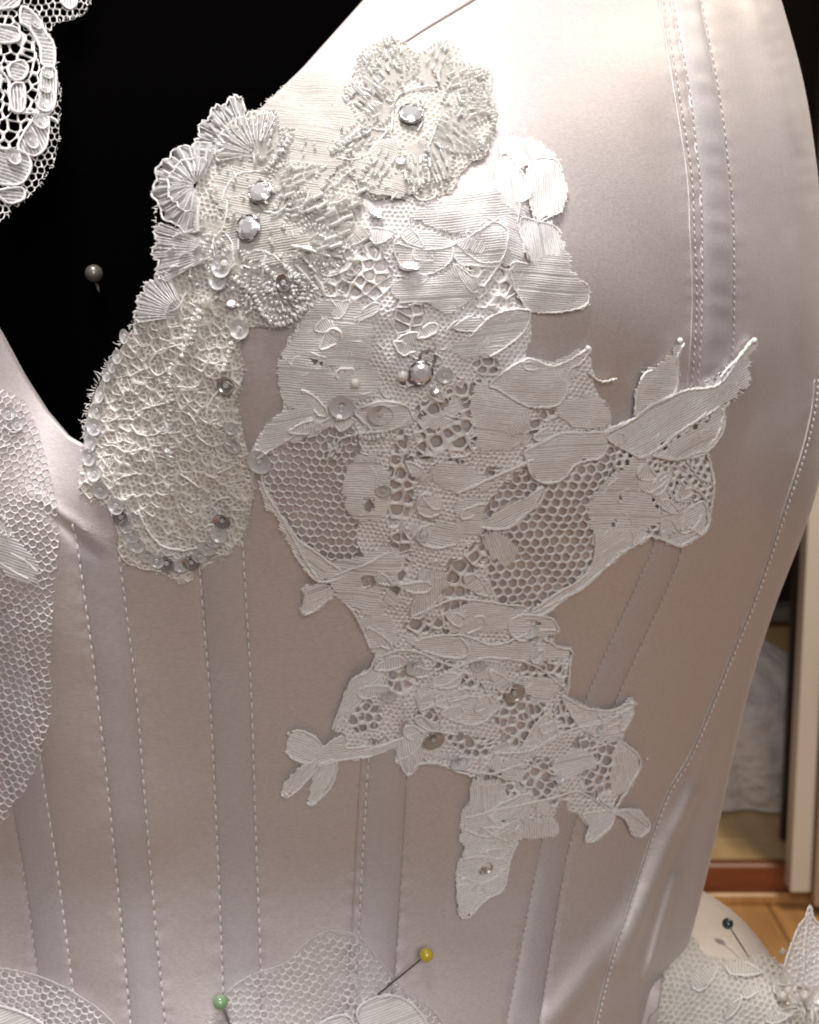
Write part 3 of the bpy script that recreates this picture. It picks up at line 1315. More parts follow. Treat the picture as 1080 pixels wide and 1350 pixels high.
M['floor'] = wood('floor boards', (0.42, 0.22, 0.085), (0.56, 0.32, 0.13), 6, (6, 0.6, 1), 0.35)
M['plank'] = wood('pale boards', (0.50, 0.34, 0.16), (0.60, 0.43, 0.22), 5, (5, 0.7, 1), 0.4)
M['redwood'] = wood('red brown wood', (0.16, 0.045, 0.018), (0.24, 0.07, 0.028), 9, (0.6, 4, 4), 0.4)
M['whitepaint'] = wood('white lacquer', (0.60, 0.55, 0.50), (0.68, 0.63, 0.57), 7, (1, 1, .3), 0.4)
M['beige'] = wood('beige panel', (0.36, 0.27, 0.19), (0.42, 0.32, 0.23), 7, (1, 1, .3), 0.5)
M['darkwood'] = wood('dark wood', (0.020, 0.012, 0.009), (0.032, 0.019, 0.013), 8, (1, 1, .3), 0.5)
M['wall'] = wood('dark wall', (0.012, 0.009, 0.008), (0.018, 0.013, 0.011), 4, (1, 1, 1), 0.8)
M['greybar'] = wood('grey rail', (0.20, 0.18, 0.16), (0.26, 0.23, 0.20), 4, (1, 1, 1), 0.4)


def box(name, x0, x1, y0, y1, z0, z1, mat, parent, bev=0.004):
    v = []
    b = min(bev, (x1 - x0) / 3, (y1 - y0) / 3, (z1 - z0) / 3)
    # chamfered box: three nested rings top and bottom
    for z, i in ((z0, b), (z0 + b, 0), (z1 - b, 0), (z1, b)):
        for x, y in ((x0 + i, y0 + i), (x1 - i, y0 + i), (x1 - i, y1 - i), (x0 + i, y1 - i)):
            v.append((x, y, z))
    f = [(3, 2, 1, 0), (12, 13, 14, 15)]
    for r in range(3):
        for k in range(4):
            k2 = (k + 1) % 4
            f.append((r * 4 + k, r * 4 + k2, r * 4 + 4 + k2, r * 4 + 4 + k))
    return link_mesh(name, mesh_from(name, v, f, mat, False), parent)


def floor_hit(px, py, z=0.0):
    d = ray(px, py)
    return CAM + d * ((z - CAM.z) / d.z)


FLOOR_Y = floor_hit(1000, 1190).y          # where the floor meets the plinth
# floor boards
pbv, pbf = [], []
fl = empty('floor', (0, 0, 0), 'warm orange brown wooden floor behind the dress', 'floor')
del fl['category']
tag(fl, kind='structure')
x = -1.6
me_board = None
while x < 2.6:
    wdt = 0.142
    for seg in range(3):
        y0 = -0.9 + seg * 1.7 + (0.5 if int(x / wdt) % 2 else 0.0)
        y1 = y0 + 1.696
        if y0 > FLOOR_Y + .05:
            continue
        box('floor_board', x + .0012, x + wdt - .0012, y0, min(y1, FLOOR_Y + 0.02), -0.02 + 0.0006 * rng.random(), 0.0, M['floor'], fl, .002)
    x += wdt

# wardrobe: red-brown plinth, pale boards inside, dark back, white door post with a beige door beside it
wr = empty('wardrobe', (1.0, FLOOR_Y, 0), 'open wardrobe with white door post and red brown plinth behind the dress', 'wardrobe')
PT = 0.075
box('plinth', -0.9, 2.2, FLOOR_Y, FLOOR_Y + 0.03, 0.0, PT, M['redwood'], wr)
box('plinth_reflection', -0.9, 2.2, FLOOR_Y - 0.012, FLOOR_Y - 0.0005, 0.0, 0.022, M['floor'], wr)  # floor-coloured strip standing in for the reflection low on the plinth
DEEP = 0.85
for k in range(9):
    y0 = FLOOR_Y + 0.032 + k * DEEP / 9
    box('shelf_board', -0.9, 2.2, y0, y0 + DEEP / 9 - 0.0015, PT - 0.03, PT - 0.004, M['plank'], wr, .001)
BACK = FLOOR_Y + 0.04 + DEEP
box('back_panel', -0.9, 2.2, BACK, BACK + 0.02, PT, 2.4, M['wall'], wr)


def x_at(px, py, y):
    return on_plane_y(px, py, y).x


def z_at(px, py, y):
    return on_plane_y(px, py, y).z


py_ = FLOOR_Y - 0.03
xa, xb = x_at(1039, 1160, py_), x_at(1065, 1160, py_)
zb = z_at(1050, 1172, py_)
box('door_post', xa, xb, py_ - 0.02, py_ + 0.02, max(0.0, zb), 2.4, M['whitepaint'], wr)
box('door', xb + 0.004, xb + 0.75, py_ - 0.035, py_ - 0.01, 0.02, 2.4, M['beige'], wr)
yy = FLOOR_Y + 0.12
box('inner_post', x_at(1031, 1112, yy), x_at(1040, 1112, yy), yy, yy + 0.02, z_at(1035, 1116, yy), 2.4, M['darkwood'], wr, .002)
yy = BACK - 0.05
z1, z0_ = z_at(1030, 798, yy), z_at(1030, 815, yy)
box('rail', -0.6, 2.0, yy - 0.04, yy + 0.04, z0_, z1, M['greybar'], wr)
box('inner_panel', -0.6, 2.0, yy + 0.01, yy + 0.03, PT, z0_ - 0.001, M['plank'], wr)

# white dress folded over inside the wardrobe
gx = x_at(962, 940, FLOOR_Y + 0.42)
gy = FLOOR_Y + 0.46
g = empty('hanging_gown', (gx, gy, PT), 'blurred white gown with lacy lower tier standing in the wardrobe', 'gown')
M['gown'] = thread_mat('gown tulle', (0.76, 0.71, 0.67), (0.86, 0.81, 0.77), 0.1)
add_noise_bump(M['gown'].node_tree, M['gown'].node_tree.nodes['Principled BSDF'], 28, 1.0, 0.02, (1, 1, 1.6), 4)


def gown_part(name, z0, z1, r0, r1, amp, nw, bumps=False):
    ts = np.linspace(0, 2 * math.pi, 121)
    rows = []
    N = 26
    for k in range(N + 1):
        u = k / N
        r = r0 + (r1 - r0) * u + 0.02 * math.sin(u * math.pi)
        w_ = 1 + amp * (1 - 0.6 * u) * np.sin(ts * nw + 2 * u) + 0.4 * amp * np.sin(ts * nw * 2.3 + 5 * u)
        if bumps:
            w_ = w_ + 0.02 * np.sin(ts * 34 + k * 1.9) * math.sin(k * 1.7)
        rows.append(np.stack([gx + r * w_ * np.cos(ts), gy + r * 0.8 * w_ * np.sin(ts), np.full(121, z0 + (z1 - z0) * u)], 1))
    P = np.array(rows)
    return link_mesh(name, mesh_from(name, P.reshape(-1, 3), grid_faces(N + 1, 121), M['gown']), g)


zt = z_at(1020, 850, gy - .1)
zm = z_at(1000, 935, gy - .15)
gown_part('skirt_tier', zm - 0.01, zt, 0.215, 0.05, 0.07, 7)
gown_part('lace_tier', PT + 0.001, zm + 0.015, 0.25, 0.215, 0.06, 9, True)

rm = link_mesh('wall', mesh_from('wall', [(-3, BACK + .3, -0.05), (4, BACK + .3, -0.05), (4, BACK + .3, 3), (-3, BACK + .3, 3)], [(0, 1, 2, 3)], M['wall'], False), None)
tag(rm, 'dark wall behind the wardrobe', kind='structure')


# ------------------------------------------------------------------ pins
def pin(label, hx, hy, tx, ty, colr, r=12.0, hl=12.0, tl=1.0, mapper=None, rough=0.25, wd=1.6, shaft='needle'):
    mp = mapper or BOD
    q = mp.map([(hx, hy, hl), (tx, ty, tl)])
    head, tip = Vector(q[0]), Vector(q[1])
    o = empty('dressmaker_pin', tip, label, 'pin', 'glass headed pins')
    m, nt, b = plain('pin head', colr, rough, 0, 0.6, 0.8)
    me = lathe([(0.01, -1), (.38, -.92), (.71, -.71), (.92, -.38), (1, 0), (.92, .38), (.71, .71), (.38, .92), (.01, 1)], 20, 'head', m)
    d = (head - tip)
    rot = d.to_track_quat('Z', 'Y').to_matrix().to_4x4()
    link_mesh('head', me, o, Matrix.Translation(head) @ rot @ Matrix.Scale(r * PX, 4))
    L = d.length
    me2 = lathe([(0.00001, 0), (wd * PX * .6, L * .12), (wd * PX, L * .25), (wd * PX, L * .93), (wd * PX * 1.4, L * .95), (wd * PX * 1.4, L)], 10, 'shaft', M[shaft])
    link_mesh('shaft', me2, o, Matrix.Translation(tip) @ rot)
    return o


FM = Mapper(np.array([v.co[:] for v in form.data.vertices]), [tuple(p.vertices) for p in form.data.polygons], -90, 560, -90, 640, 10)
pin('pin with grey pearl head stuck in the black dress form', 128, 362, 131, 386, (0.10, 0.09, 0.075), 12.5, 20, 0, FM, 0.35, 2.0, 'bright_steel')
pin('pin with pale green head at the bottom edge of the bodice', 290, 1315, 306, 1358, (0.24, 0.42, 0.22), 11.5, 22, 1)
pin('pin with yellow head and long dark shaft over lower tulle', 556, 1250, 480, 1326, (0.62, 0.50, 0.03), 11, 26, 1, None, .25, 1.4)
pin('pin with teal head cut off by the bottom left edge', 100, 1354, 112, 1400, (0.015, 0.075, 0.085), 12, 22, 1)
pin('pin with dark teal head stuck in the skirt lace', 952, 1237, 986, 1272, (0.006, 0.035, 0.04), 10.5, 30, 10, SKM, .25, 1.7)

# ================================================================== lace
def teardrop(base, tip, wd, k=10, blunt=0.6):
    b, t = np.array(base, float), np.array(tip, float)
    d = t - b
    n = np.array([-d[1], d[0]]) / np.hypot(*d)
    L, R = [], []
    for i in range(1, k):
        u = i / k
        ww = wd * 0.5 * math.sin(math.pi * u ** blunt * 0.98 + 0.02) ** 0.8
        L.append(b + d * u + n * ww)
        R.append(b + d * u - n * ww)
    return [tuple(b)] + [tuple(p) for p in L] + [tuple(t)] + [tuple(p) for p in R[::-1]]


UND = 4.2
D_ = math.radians
lace = empty('lace_applique', tuple(BOD.map([(560, 640, 0)])[0]),
             'large beaded ivory lace applique with crystals, sequins and branching leaves across the cup', 'lace')

O_LOBE = [(205, 375), (190, 410), (175, 440), (160, 465), (146, 490), (130, 515), (122, 545), (113, 575), (110, 610), (105, 640), (118, 655), (140, 668),
          (152, 685), (158, 700), (157, 720), (166, 738), (185, 746), (205, 749), (222, 758), (238, 768), (252, 764), (262, 750), (285, 738), (305, 725),
          (318, 708), (328, 690), (333, 665), (336, 640), (338, 612), (328, 590), (320, 560), (314, 530), (320, 505), (323, 480), (318, 455), (325, 430),
          (332, 412), (300, 390), (250, 372)]
O_MID = [(395, 320), (408, 365), (412, 400), (385, 440), (374, 467), (370, 500), (375, 535), (355, 555), (336, 585), (338, 605), (430, 560), (470, 570), (480, 640),
         (470, 700), (480, 740), (455, 790), (466, 802), (475, 822), (487, 850), (500, 862), (530, 850), (600, 845), (660, 845), (715, 812), (700, 800),
         (660, 790), (645, 760), (640, 720), (625, 690), (660, 640), (700, 605), (760, 600), (800, 568), (795, 540), (785, 515), (770, 466), (720, 474),
         (690, 468), (700, 440), (692, 410), (665, 380), (655, 330), (640, 280), (600, 262), (520, 270), (450, 290)]
O_TUL = [(338, 603), (430, 560), (470, 570), (482, 640), (472, 700), (482, 742), (457, 792), (437, 780), (415, 757), (405, 750), (390, 735), (385, 710), (370, 680),
         (350, 640)]
O_TUR = [(623, 690), (660, 638), (700, 603), (760, 598), (800, 566), (812, 600), (792, 640), (782, 680), (792, 720), (802, 745), (775, 768), (745, 790), (715, 807),
         (690, 802), (655, 792), (640, 760), (638, 720)]
O_BRA = [(796, 566), (840, 545), (885, 515), (925, 502), (948, 486), (968, 468), (980, 450), (990, 448), (990, 458), (982, 480), (980, 500), (965, 520), (948, 545),
         (940, 570), (928, 590), (934, 615), (936, 650), (930, 690), (915, 708), (895, 718), (878, 712), (855, 703), (825, 723), (800, 745), (790, 720), (780, 680),
         (790, 640), (810, 602)]
O_LOW = [(497, 858), (485, 880), (465, 890), (455, 910), (446, 935), (438, 958), (452, 966), (455, 985), (490, 990), (525, 974), (524, 1000), (538, 1015), (550, 1000),
         (572, 1002), (592, 1011), (625, 1018), (622, 1050), (610, 1075), (612, 1110), (605, 1130), (602, 1160), (604, 1195), (612, 1203), (625, 1193), (658, 1168),
         (664, 1130), (675, 1102), (690, 1084), (730, 1078), (736, 1070), (752, 1067), (766, 1075), (774, 1088), (772, 1102), (782, 1103), (799, 1088), (806, 1070),
         (815, 1040), (830, 1015), (840, 998), (830, 985), (818, 975), (822, 955), (831, 932), (826, 923), (800, 933), (770, 926), (745, 912), (748, 870), (752, 853),
         (735, 850), (722, 838), (660, 845), (600, 845), (530, 850)]

# grounds: clothwork with openings, and open net in the openings
def circ(x, y, rx, ry, a=0.0, n=14):
    q = []
    for k in range(n):
        t = 2 * math.pi * k / n
        r = 1 + 0.10 * math.sin(3 * t + x) + 0.07 * math.cos(5 * t + y)
        u, v = rx * r * math.cos(t), ry * r * math.sin(t)
        q.append((x + u * math.cos(a) - v * math.sin(a), y + u * math.sin(a) + v * math.cos(a)))
    return q


OPEN_MID = [circ(470, 357, 48, 36, -.2), circ(538, 415, 20, 28, .3), circ(652, 372, 30, 40, .35), circ(605, 545, 62, 40, -.5), circ(528, 630, 17, 60, .05), circ(524, 735, 15, 44, .1),
            circ(600, 770, 22, 40, .2), circ(640, 480, 16, 12), circ(700, 560, 16, 10), circ(560, 820, 30, 10, -.1), circ(575, 700, 14, 10), circ(420, 475, 12, 9), circ(480, 450, 9, 12), circ(540, 500, 14, 9), circ(740, 500, 12, 7), circ(600, 610, 14, 10, .3), circ(487, 662, 9, 9), circ(485, 764, 10, 10), circ(625, 730, 14, 18),
            circ(560, 590, 12, 12), circ(720, 545, 13, 7), circ(650, 620, 10, 8), circ(600, 830, 18, 8), circ(640, 810, 14, 7), circ(440, 420, 8, 6), circ(570, 285, 20, 9, -.2), circ(610, 350, 12, 8)]
OPEN_LOW = [circ(560, 940, 16, 12), circ(770, 975, 20, 10, -.3), circ(585, 875, 14, 8), circ(640, 1105, 20, 9), circ(625, 1150, 9, 7), circ(735, 1050, 14, 9, -.3), circ(500, 975, 14, 6), circ(730, 905, 12, 8), circ(682, 940, 34, 38, .2), circ(748, 942, 24, 20), circ(708, 1022, 26, 28), circ(790, 1010, 26, 40, .4), circ(655, 1030, 26, 16, .5), circ(645, 1075, 26, 12, -.3),
            circ(482, 942, 22, 20, -.7), circ(530, 890, 22, 18), circ(620, 978, 30, 14, .3), circ(745, 1010, 16, 12), circ(610, 895, 24, 9, .1), circ(755, 880, 1, 1), circ(710, 878, 30, 14)]
pb = PB()
v, f = cdt_fill(ragged(O_LOBE, 5, .8), 8)
pb.add(np.column_stack([v, np.full(len(v), 1.0)]), f)
pb.build('organza_backing', M['organza_base'], lace, None, UND)
pb = PB()
add_web(pb, ragged(O_LOBE, 5, 1.0), jitter_points(O_LOBE, 16, 0.5), thick=1.25, height=1.4, lift=1.4, fill=0.0)
pb.build('net_ground', M['cream'], lace, None, UND)
pb = PB()
add_web(pb, O_LOBE, hex_points(O_LOBE, 7.5, 6.0,   .2, .15, 3), hole=.76, height=.5, lift=1.1, rnd=.6)
pb.build('net_ground', M['cream'], lace, None, UND)
for O, OP, sp in ((O_MID, OPEN_MID, 16.5), (O_LOW, OPEN_LOW, 12.5)):
    pb = PB()
    hs = [h for h in OP if pip(O, np.array(h)[:, 0], np.array(h)[:, 1]).all()]
    RO = ragged(O, 4, 1.6)
    v, f = cdt_fill(RO, 8.0, hs)
    pb.add(np.column_stack([v, np.full(len(v), 0.9)]), f, 1)
    pts = hex_points(O, 7.0, 5.6, 0.1, 0.13, 3.0)
    add_web(pb, RO, pts, hole=0.55, height=1.0, lift=1.2, rnd=.6, cut=hs)
    pb.build('cloth_ground', M['toile'], lace, None, UND, mat2=M['sheer'])
    for h in OP:
        hh = np.array(h)
        h2 = hh.mean(0) + (hh - hh.mean(0)) * 1.16
        if np.ptp(h2[:, 0]) < 8:
            continue
        pb = PB()
        pts = jitter_points(h2, sp, 0.40)
        pts[:, 1] = hh.mean(0)[1] + (pts[:, 1] - hh.mean(0)[1]) * 1.18
        add_web(pb, h2, pts, hole=0.77, height=2.4, lift=1.6, fill=0.0, rnd=0.78)
        pb.build('net_ground', M['lace'], lace, None, UND)
pb = PB()
add_web(pb, O_TUL, hex_points(O_TUL, 11.2, 9.4, 0.0, 0.08, 2.5), thick=0.85, height=1.3, lift=1.0, rnd=0.5)
pb.build('tulle_ground', M['tulle'], lace, None, UND)
pb = PB()
add_web(pb, O_TUR, hex_points(O_TUR, 13.2, 10.4, -0.08, 0.07, 3.0), hole=0.75, height=1.3, lift=1.0, rnd=0.55)
pb.build('tulle_ground', M['tulle'], lace, None, UND)
pb = PB()
add_web(pb, ragged(O_BRA, 5, .8), jitter_points(O_BRA, 10.5, 0.34), hole=0.60, height=2.0, lift=1.0, fill=0.0, rnd=.7)
pb.build('net_ground', M['lace'], lace, None, UND)
# backing under the beaded flowers
for O in ([(240, 300), (222, 330), (215, 360), (235, 385), (270, 395), (300, 425), (345, 430), (400, 428), (418, 400), (470, 360), (485, 300), (470, 250), (420, 180), (385, 130), (345, 145), (295, 178),
           (270, 230)], [(470, 82), (490, 66), (512, 50), (538, 66), (560, 74), (588, 57), (606, 70), (612, 92), (645, 96), (646, 122), (655, 150), (644, 178), (640, 206), (612, 222), (594, 254), (572, 262), (548, 270), (522, 262), (490, 264), (470, 240), (440, 216), (444, 190), (436, 165), (448, 125), (465, 105)]):
    pb = PB()
    O = [tuple(p_) for p_ in spline(O, 6, True)]
    v, f = cdt_fill(ragged(O, 5, 1.5), 8)
    pb.add(np.column_stack([v, np.full(len(v), 2.0)]), f)
    pb.build('organza_backing', M['organza_base'], lace, None, UND * 0.6)
    pb = PB()
    add_web(pb, O, hex_points(O, 7.5, 6.2, .3, .14, 3), hole=.6, height=.9, lift=2.2, rnd=.6)
    add_fringe(pb, O, True, .4, 1, 5, 3.5, 1, np.mean(O, 0), .45)
    pb.build('net_ground', M['organza_thread'], lace, None, UND * 0.6, kind='stuff')

# clothwork petals: (outline, rib angle, lift, holes, outlined by a cord?)
D = math.radians
PETALS = [
    # plain leaf group at the right of the cup
    ([(695, 225), (707, 212), (730, 215), (740, 230), (745, 245), (741, 267), (735, 282), (717, 290), (705, 295), (697, 275), (692, 242)], D(86), 4, (), 1),
    ([(652, 252), (650, 235), (660, 208), (672, 213), (683, 235), (693, 246), (697, 262), (682, 271), (662, 271)], D(80), 5, (), 1),
    ([(705, 294), (725, 299), (737, 310), (741, 330), (712, 341), (700, 348), (692, 332), (685, 315), (685, 290)], D(78), 4, (), 1),
    ([(672, 347), (695, 348), (738, 330), (750, 355), (762, 370), (773, 380), (770, 400), (745, 408), (710, 411), (692, 404), (675, 374)], D(4), 3, (), 1),
    ([(695, 409), (690, 432), (672, 450), (642, 467), (612, 470), (598, 456), (615, 442), (642, 417), (670, 407)], D(-6), 4, (), 1),
    ([(658, 207), (660, 190), (672, 183), (687, 187), (710, 190), (732, 213), (707, 214), (687, 226)], D(60), 3, (), 0),
    ([(655, 262), (690, 270), (688, 300), (692, 330), (675, 350), (655, 340), (640, 310), (645, 280)], D(20), 3, (), 0),
    # middle
    ([(415, 398), (460, 392), (490, 412), (492, 465), (470, 485), (440, 480), (420, 470), (376, 467), (392, 440), (405, 420)], D(3), 3.5, (), 0),
    ([(375, 466), (420, 470), (450, 490), (490, 480), (500, 510), (470, 525), (445, 520), (415, 536), (385, 536), (371, 510), (370, 490)], D(2), 3.5,
     ([(412, 468), (428, 466), (430, 478), (418, 482)],), 0),
    ([(520, 322), (540, 308), (570, 310), (597, 322), (590, 347), (560, 362), (530, 352)], D(2), 4.5, (), 1),
    ([(597, 322), (625, 312), (655, 290), (667, 330), (652, 352), (620, 350), (602, 346)], D(-4), 4.5, (), 1),
    ([(518, 372), (560, 366), (600, 360), (628, 368), (617, 396), (586, 412), (560, 398), (535, 398), (520, 387)], D(-3), 4.5, (), 0),
    ([(540, 286), (570, 270), (612, 256), (650, 245), (680, 262), (662, 300), (630, 312), (590, 306), (562, 296)], D(-5), 4, (), 0),
    ([(355, 556), (385, 536), (420, 534), (448, 540), (440, 560), (405, 572), (370, 585), (345, 590)], D(-12), 4, (), 0),
    ([(470, 540), (500, 525), (535, 530), (545, 548), (520, 560), (490, 562)], D(0), 5, (), 1),
    ([(555, 548), (580, 540), (600, 520), (607, 535), (592, 552), (570, 562)], D(-20), 3, (), 0),
    # fan of three and the large petal
    ([(645, 503), (681, 474), (725, 480), (762, 457), (775, 457), (762, 475), (747, 486), (742, 515), (726, 532), (690, 530), (655, 510)], D(3), 5, (), 1),
    ([(622, 512), (645, 504), (690, 532), (690, 578), (652, 592), (626, 580)], D(6), 4, (), 0),
    ([(730, 532), (764, 520), (791, 524), (799, 550), (780, 562), (746, 555)], D(4), 5, (), 0),
    ([(692, 588), (735, 568), (792, 566), (797, 582), (787, 600), (757, 609), (739, 627), (717, 632), (699, 623), (691, 602)], D(-2), 5, (), 1),
    ([(633, 690), (663, 662), (689, 655), (712, 638), (708, 656), (685, 678), (663, 692)], D(-25), 5, (), 1),
    ([(782, 698), (851, 698), (820, 724), (790, 749), (757, 775), (717, 805), (700, 801), (764, 759), (782, 730)], D(-35), 3, (), 1),
    # branch leaves
    ([(833, 545), (840, 497), (855, 485), (873, 474), (885, 456), (889, 446), (896, 451), (888, 467), (890, 485), (885, 514), (851, 537)], D(5), 3, (), 1),
    ([(793, 569), (833, 547), (887, 517), (938, 507), (945, 492), (967, 470), (981, 453), (988, 447), (993, 454), (982, 478), (982, 499), (967, 518), (945, 533),
      (909, 554), (855, 593), (837, 598)], D(-30), 3.5, (), 1),
    ([(856, 597), (909, 564), (946, 535), (948, 557), (939, 580), (921, 598), (894, 602)], D(-30), 3.5, (), 1),
    ([(837, 600), (851, 604), (851, 644), (858, 665), (870, 682), (822, 699), (779, 695), (779, 651), (811, 618)], D(2), 3,
     ([(810, 652), (818, 650), (819, 660), (811, 662)], [(803, 684), (811, 682), (811, 692), (804, 693)]), 0),
    ([(880, 660), (905, 668), (925, 660), (930, 688), (912, 706), (893, 716), (872, 708), (866, 690)], D(-20), 4, (), 1),
    # left tulle margin and spur
    ([(345, 632), (375, 678), (392, 705), (415, 722), (452, 752), (425, 762), (404, 748), (386, 722), (374, 692), (352, 662)], D(30), 3, (), 1),
    ([(404, 766), (430, 768), (441, 780), (430, 791), (412, 803), (398, 803), (402, 785)], D(-15), 3, (), 0),
    ([(462, 605), (490, 592), (505, 612), (516, 635), (511, 665), (492, 682), (465, 674), (454, 645)], D(2), 4, ([(479, 650), (495, 650), (495, 669), (479, 669)],), 0),
    ([(430, 741), (460, 732), (505, 720), (532, 724), (527, 750), (500, 778), (505, 805), (490, 813), (475, 800), (455, 791), (443, 775)], D(4), 4,
     ([(476, 755), (495, 754), (495, 772), (476, 772)],), 0),
    ([(553, 750), (584, 750), (582, 780), (556, 808), (541, 805), (549, 775)], D(88), 4, (), 1),
    ([(565, 644), (577, 648), (581, 660), (577, 671), (565, 676), (553, 672), (549, 660), (553, 649)], D(2), 5, (), 1),
    ([(602, 655), (633, 653), (633, 696), (605, 696), (600, 674)], D(2), 4, (), 0),
    ([(568, 611), (600, 604), (647, 632), (615, 642), (583, 638)], D(5), 4, (), 0),
    ([(552, 690), (580, 684), (612, 692), (600, 712), (570, 716), (550, 706)], D(10), 4, (), 1),
    ([(637, 703), (662, 700), (682, 721), (666, 742), (645, 728)], D(70), 4, (), 0),
    ([(475, 812), (510, 805), (522, 830), (515, 855), (494, 858), (482, 838)], D(-10), 3, (), 0),
    ([(535, 833), (607, 836), (617, 855), (597, 864), (558, 853)], D(5), 5, (), 1),
    ([(672, 812), (695, 806), (725, 811), (734, 827), (717, 838), (700, 833), (685, 838), (670, 827)], D(2), 5, ([(686, 815), (702, 812), (712, 818), (700, 822)],), 1),
    ([(600, 800), (640, 790), (690, 806), (665, 825), (620, 832), (590, 822)], D(-8), 3.5, (), 0),
    # lower spray
    ([(377, 970), (385, 961), (400, 962), (417, 971), (426, 985), (410, 1001), (387, 996), (376, 987)], D(20), 3, (), 1),
    ([(407, 1002), (421, 1005), (398, 1033), (381, 1046), (370, 1043), (376, 1027), (391, 1010)], D(-45), 3, (), 1),
    ([(421, 1005), (443, 999), (438, 1030), (423, 1047), (411, 1058), (404, 1053), (410, 1032)], D(-60), 3, (), 1),
    ([(422, 986), (450, 966), (456, 980), (490, 980), (526, 969), (523, 981), (490, 993), (450, 998), (420, 1006)], D(-12), 3.5, (), 1),
    ([(460, 895), (485, 879), (503, 886), (492, 905), (470, 927), (450, 944), (440, 958), (446, 935), (454, 912)], D(-40), 3.5, (), 0),
    ([(525, 970), (547, 960), (556, 980), (551, 1005), (539, 1021), (524, 1000)], D(80), 3, (), 0),
    ([(740, 914), (770, 930), (802, 933), (832, 922), (833, 935), (815, 962), (770, 960), (752, 940)], D(-10), 3, (), 1),
    ([(813, 975), (837, 991), (841, 1010), (822, 1041), (803, 1036), (803, 1000)], D(85), 3, (), 0),
    ([(764, 1070), (803, 1065), (801, 1086), (781, 1106), (769, 1106), (775, 1087)], D(-40), 3, (), 1),
    ([(806, 1066), (835, 1066), (853, 1082), (853, 1092), (840, 1101), (829, 1093), (820, 1076)], D(35), 3, (), 1),
    ([(684, 1080), (728, 1077), (731, 1099), (681, 1101)], D(88), 2.5, (), 0),
    ([(611, 1075), (678, 1082), (680, 1109), (669, 1132), (661, 1170), (637, 1185), (617, 1206), (605, 1205), (602, 1178), (602, 1144), (611, 1121)], D(-18), 4,
     ([(625, 1090), (634, 1088), (634, 1096), (626, 1097)], [(628, 1142), (642, 1138), (640, 1150), (630, 1152)]), 0),
    ([(622, 1024), (655, 1026), (665, 1046), (646, 1070), (608, 1074), (618, 1050)], D(85), 3.5, (), 0),
    ([(590, 920), (647, 911), (654, 930), (627, 951), (590, 943)], D(3), 4, (), 1),
    ([(598, 852), (670, 841), (735, 852), (750, 862), (700, 868), (620, 868)], D(2), 3.5, (), 0),
    ([(690, 895), (732, 889), (732, 911), (715, 921), (692, 912)], D(2), 4, (), 0),
    ([(683, 986), (715, 938), (732, 960), (720, 976), (697, 992)], D(-55), 4, (), 1),
    ([(653, 1006), (687, 996), (687, 1026), (664, 1022)], D(10), 4, (), 0),
    ([(643, 1066), (685, 1044), (702, 1047), (676, 1068), (650, 1082)], D(-25), 4, (), 1),
    ([(550, 905), (590, 890), (600, 905), (570, 925), (552, 930)], D(-8), 4, (), 1),
    ([(730, 1000), (760, 985), (785, 1000), (760, 1020), (735, 1022)], D(-15), 4, (), 0),
    # cloth of the beaded upper part
    ([(395, 175), (450, 140), (478, 150), (470, 200), (440, 230), (420, 262), (395, 250), (385, 210)], D(8), 4, (), 0),
    ([(350, 150), (400, 100), (440, 100), (470, 125), (430, 150), (392, 175)], D(5), 3, (), 0),
    ([(290, 235), (320, 215), (360, 232), (372, 262), (350, 290), (310, 290), (288, 268)], D(12), 5, (), 0),
    ([(300, 300), (340, 285), (395, 300), (420, 330), (390, 350), (340, 345), (305, 330)], D(-10), 5, (), 0),
    ([(470, 205), (500, 190), (545, 200), (560, 240), (530, 262), (490, 258), (470, 240)], D(15), 6, (), 0),
]
for O, n in ((O_MID, 46), (O_LOW, 34), (O_BRA, 8)):
    Q = np.array(O)
    OPS = OPEN_MID + OPEN_LOW
    k = 0
    while k < n:
        x, y = rng.uniform(Q[:, 0].min(), Q[:, 0].max()), rng.uniform(max(300, Q[:, 1].min()), Q[:, 1].max())
        an, L_ = rng.uniform(-0.9, 0.9) + (math.pi if rng.random() < .5 else 0), rng.uniform(22, 46)
        t_ = teardrop((x, y), (x + L_ * math.cos(an), y + L_ * math.sin(an)), rng.uniform(11, 20))
        T_ = np.array(t_)
        if not pip(O, T_[:, 0], T_[:, 1]).all() or any(pip(h, *T_.mean(0)) for h in OPS):
            continue
        k += 1
        PETALS.append((t_, an + rng.choice([0.2, 1.4, -1.3]), rng.uniform(4, 7), (), int(rng.random() < .7)))
cords = []
for poly, ang, lift, holes, cordy in PETALS:
    pb = PB()
    lift = lift * 0.55 + 0.8
    P = add_toile(pb, poly, ang, lift, rng.uniform(2.7, 3.3), 1.3, holes)
    pc = np.mean(poly, 0)
    beady = (pc[0] < 480 and pc[1] < 352) or (430 < pc[0] < 640 and pc[1] < 255)
    pb.build('petal', M['organza_thread' if beady else 'toile'], lace, None, UND, mat2=M['organza_base' if beady else 'sheer'])
    if cordy:
        cords.append((poly, lift + 0.9))
for poly, lift in cords:
    pb = PB()
    j = rng.integers(0, len(poly))
    pp = poly[j:] + poly[:j]
    k = int(len(pp) * rng.uniform(0.72, 1.0))
    add_cord(pb, pp[:max(4, k)], 1.2 if np.mean(poly, 0)[1] < 430 else 1.6, lift + (0 if np.mean(poly, 0)[1] < 430 else .9), False, 2.0, 1.0)
    pb.build('outline_cord', M['cord'], lace, None, UND)

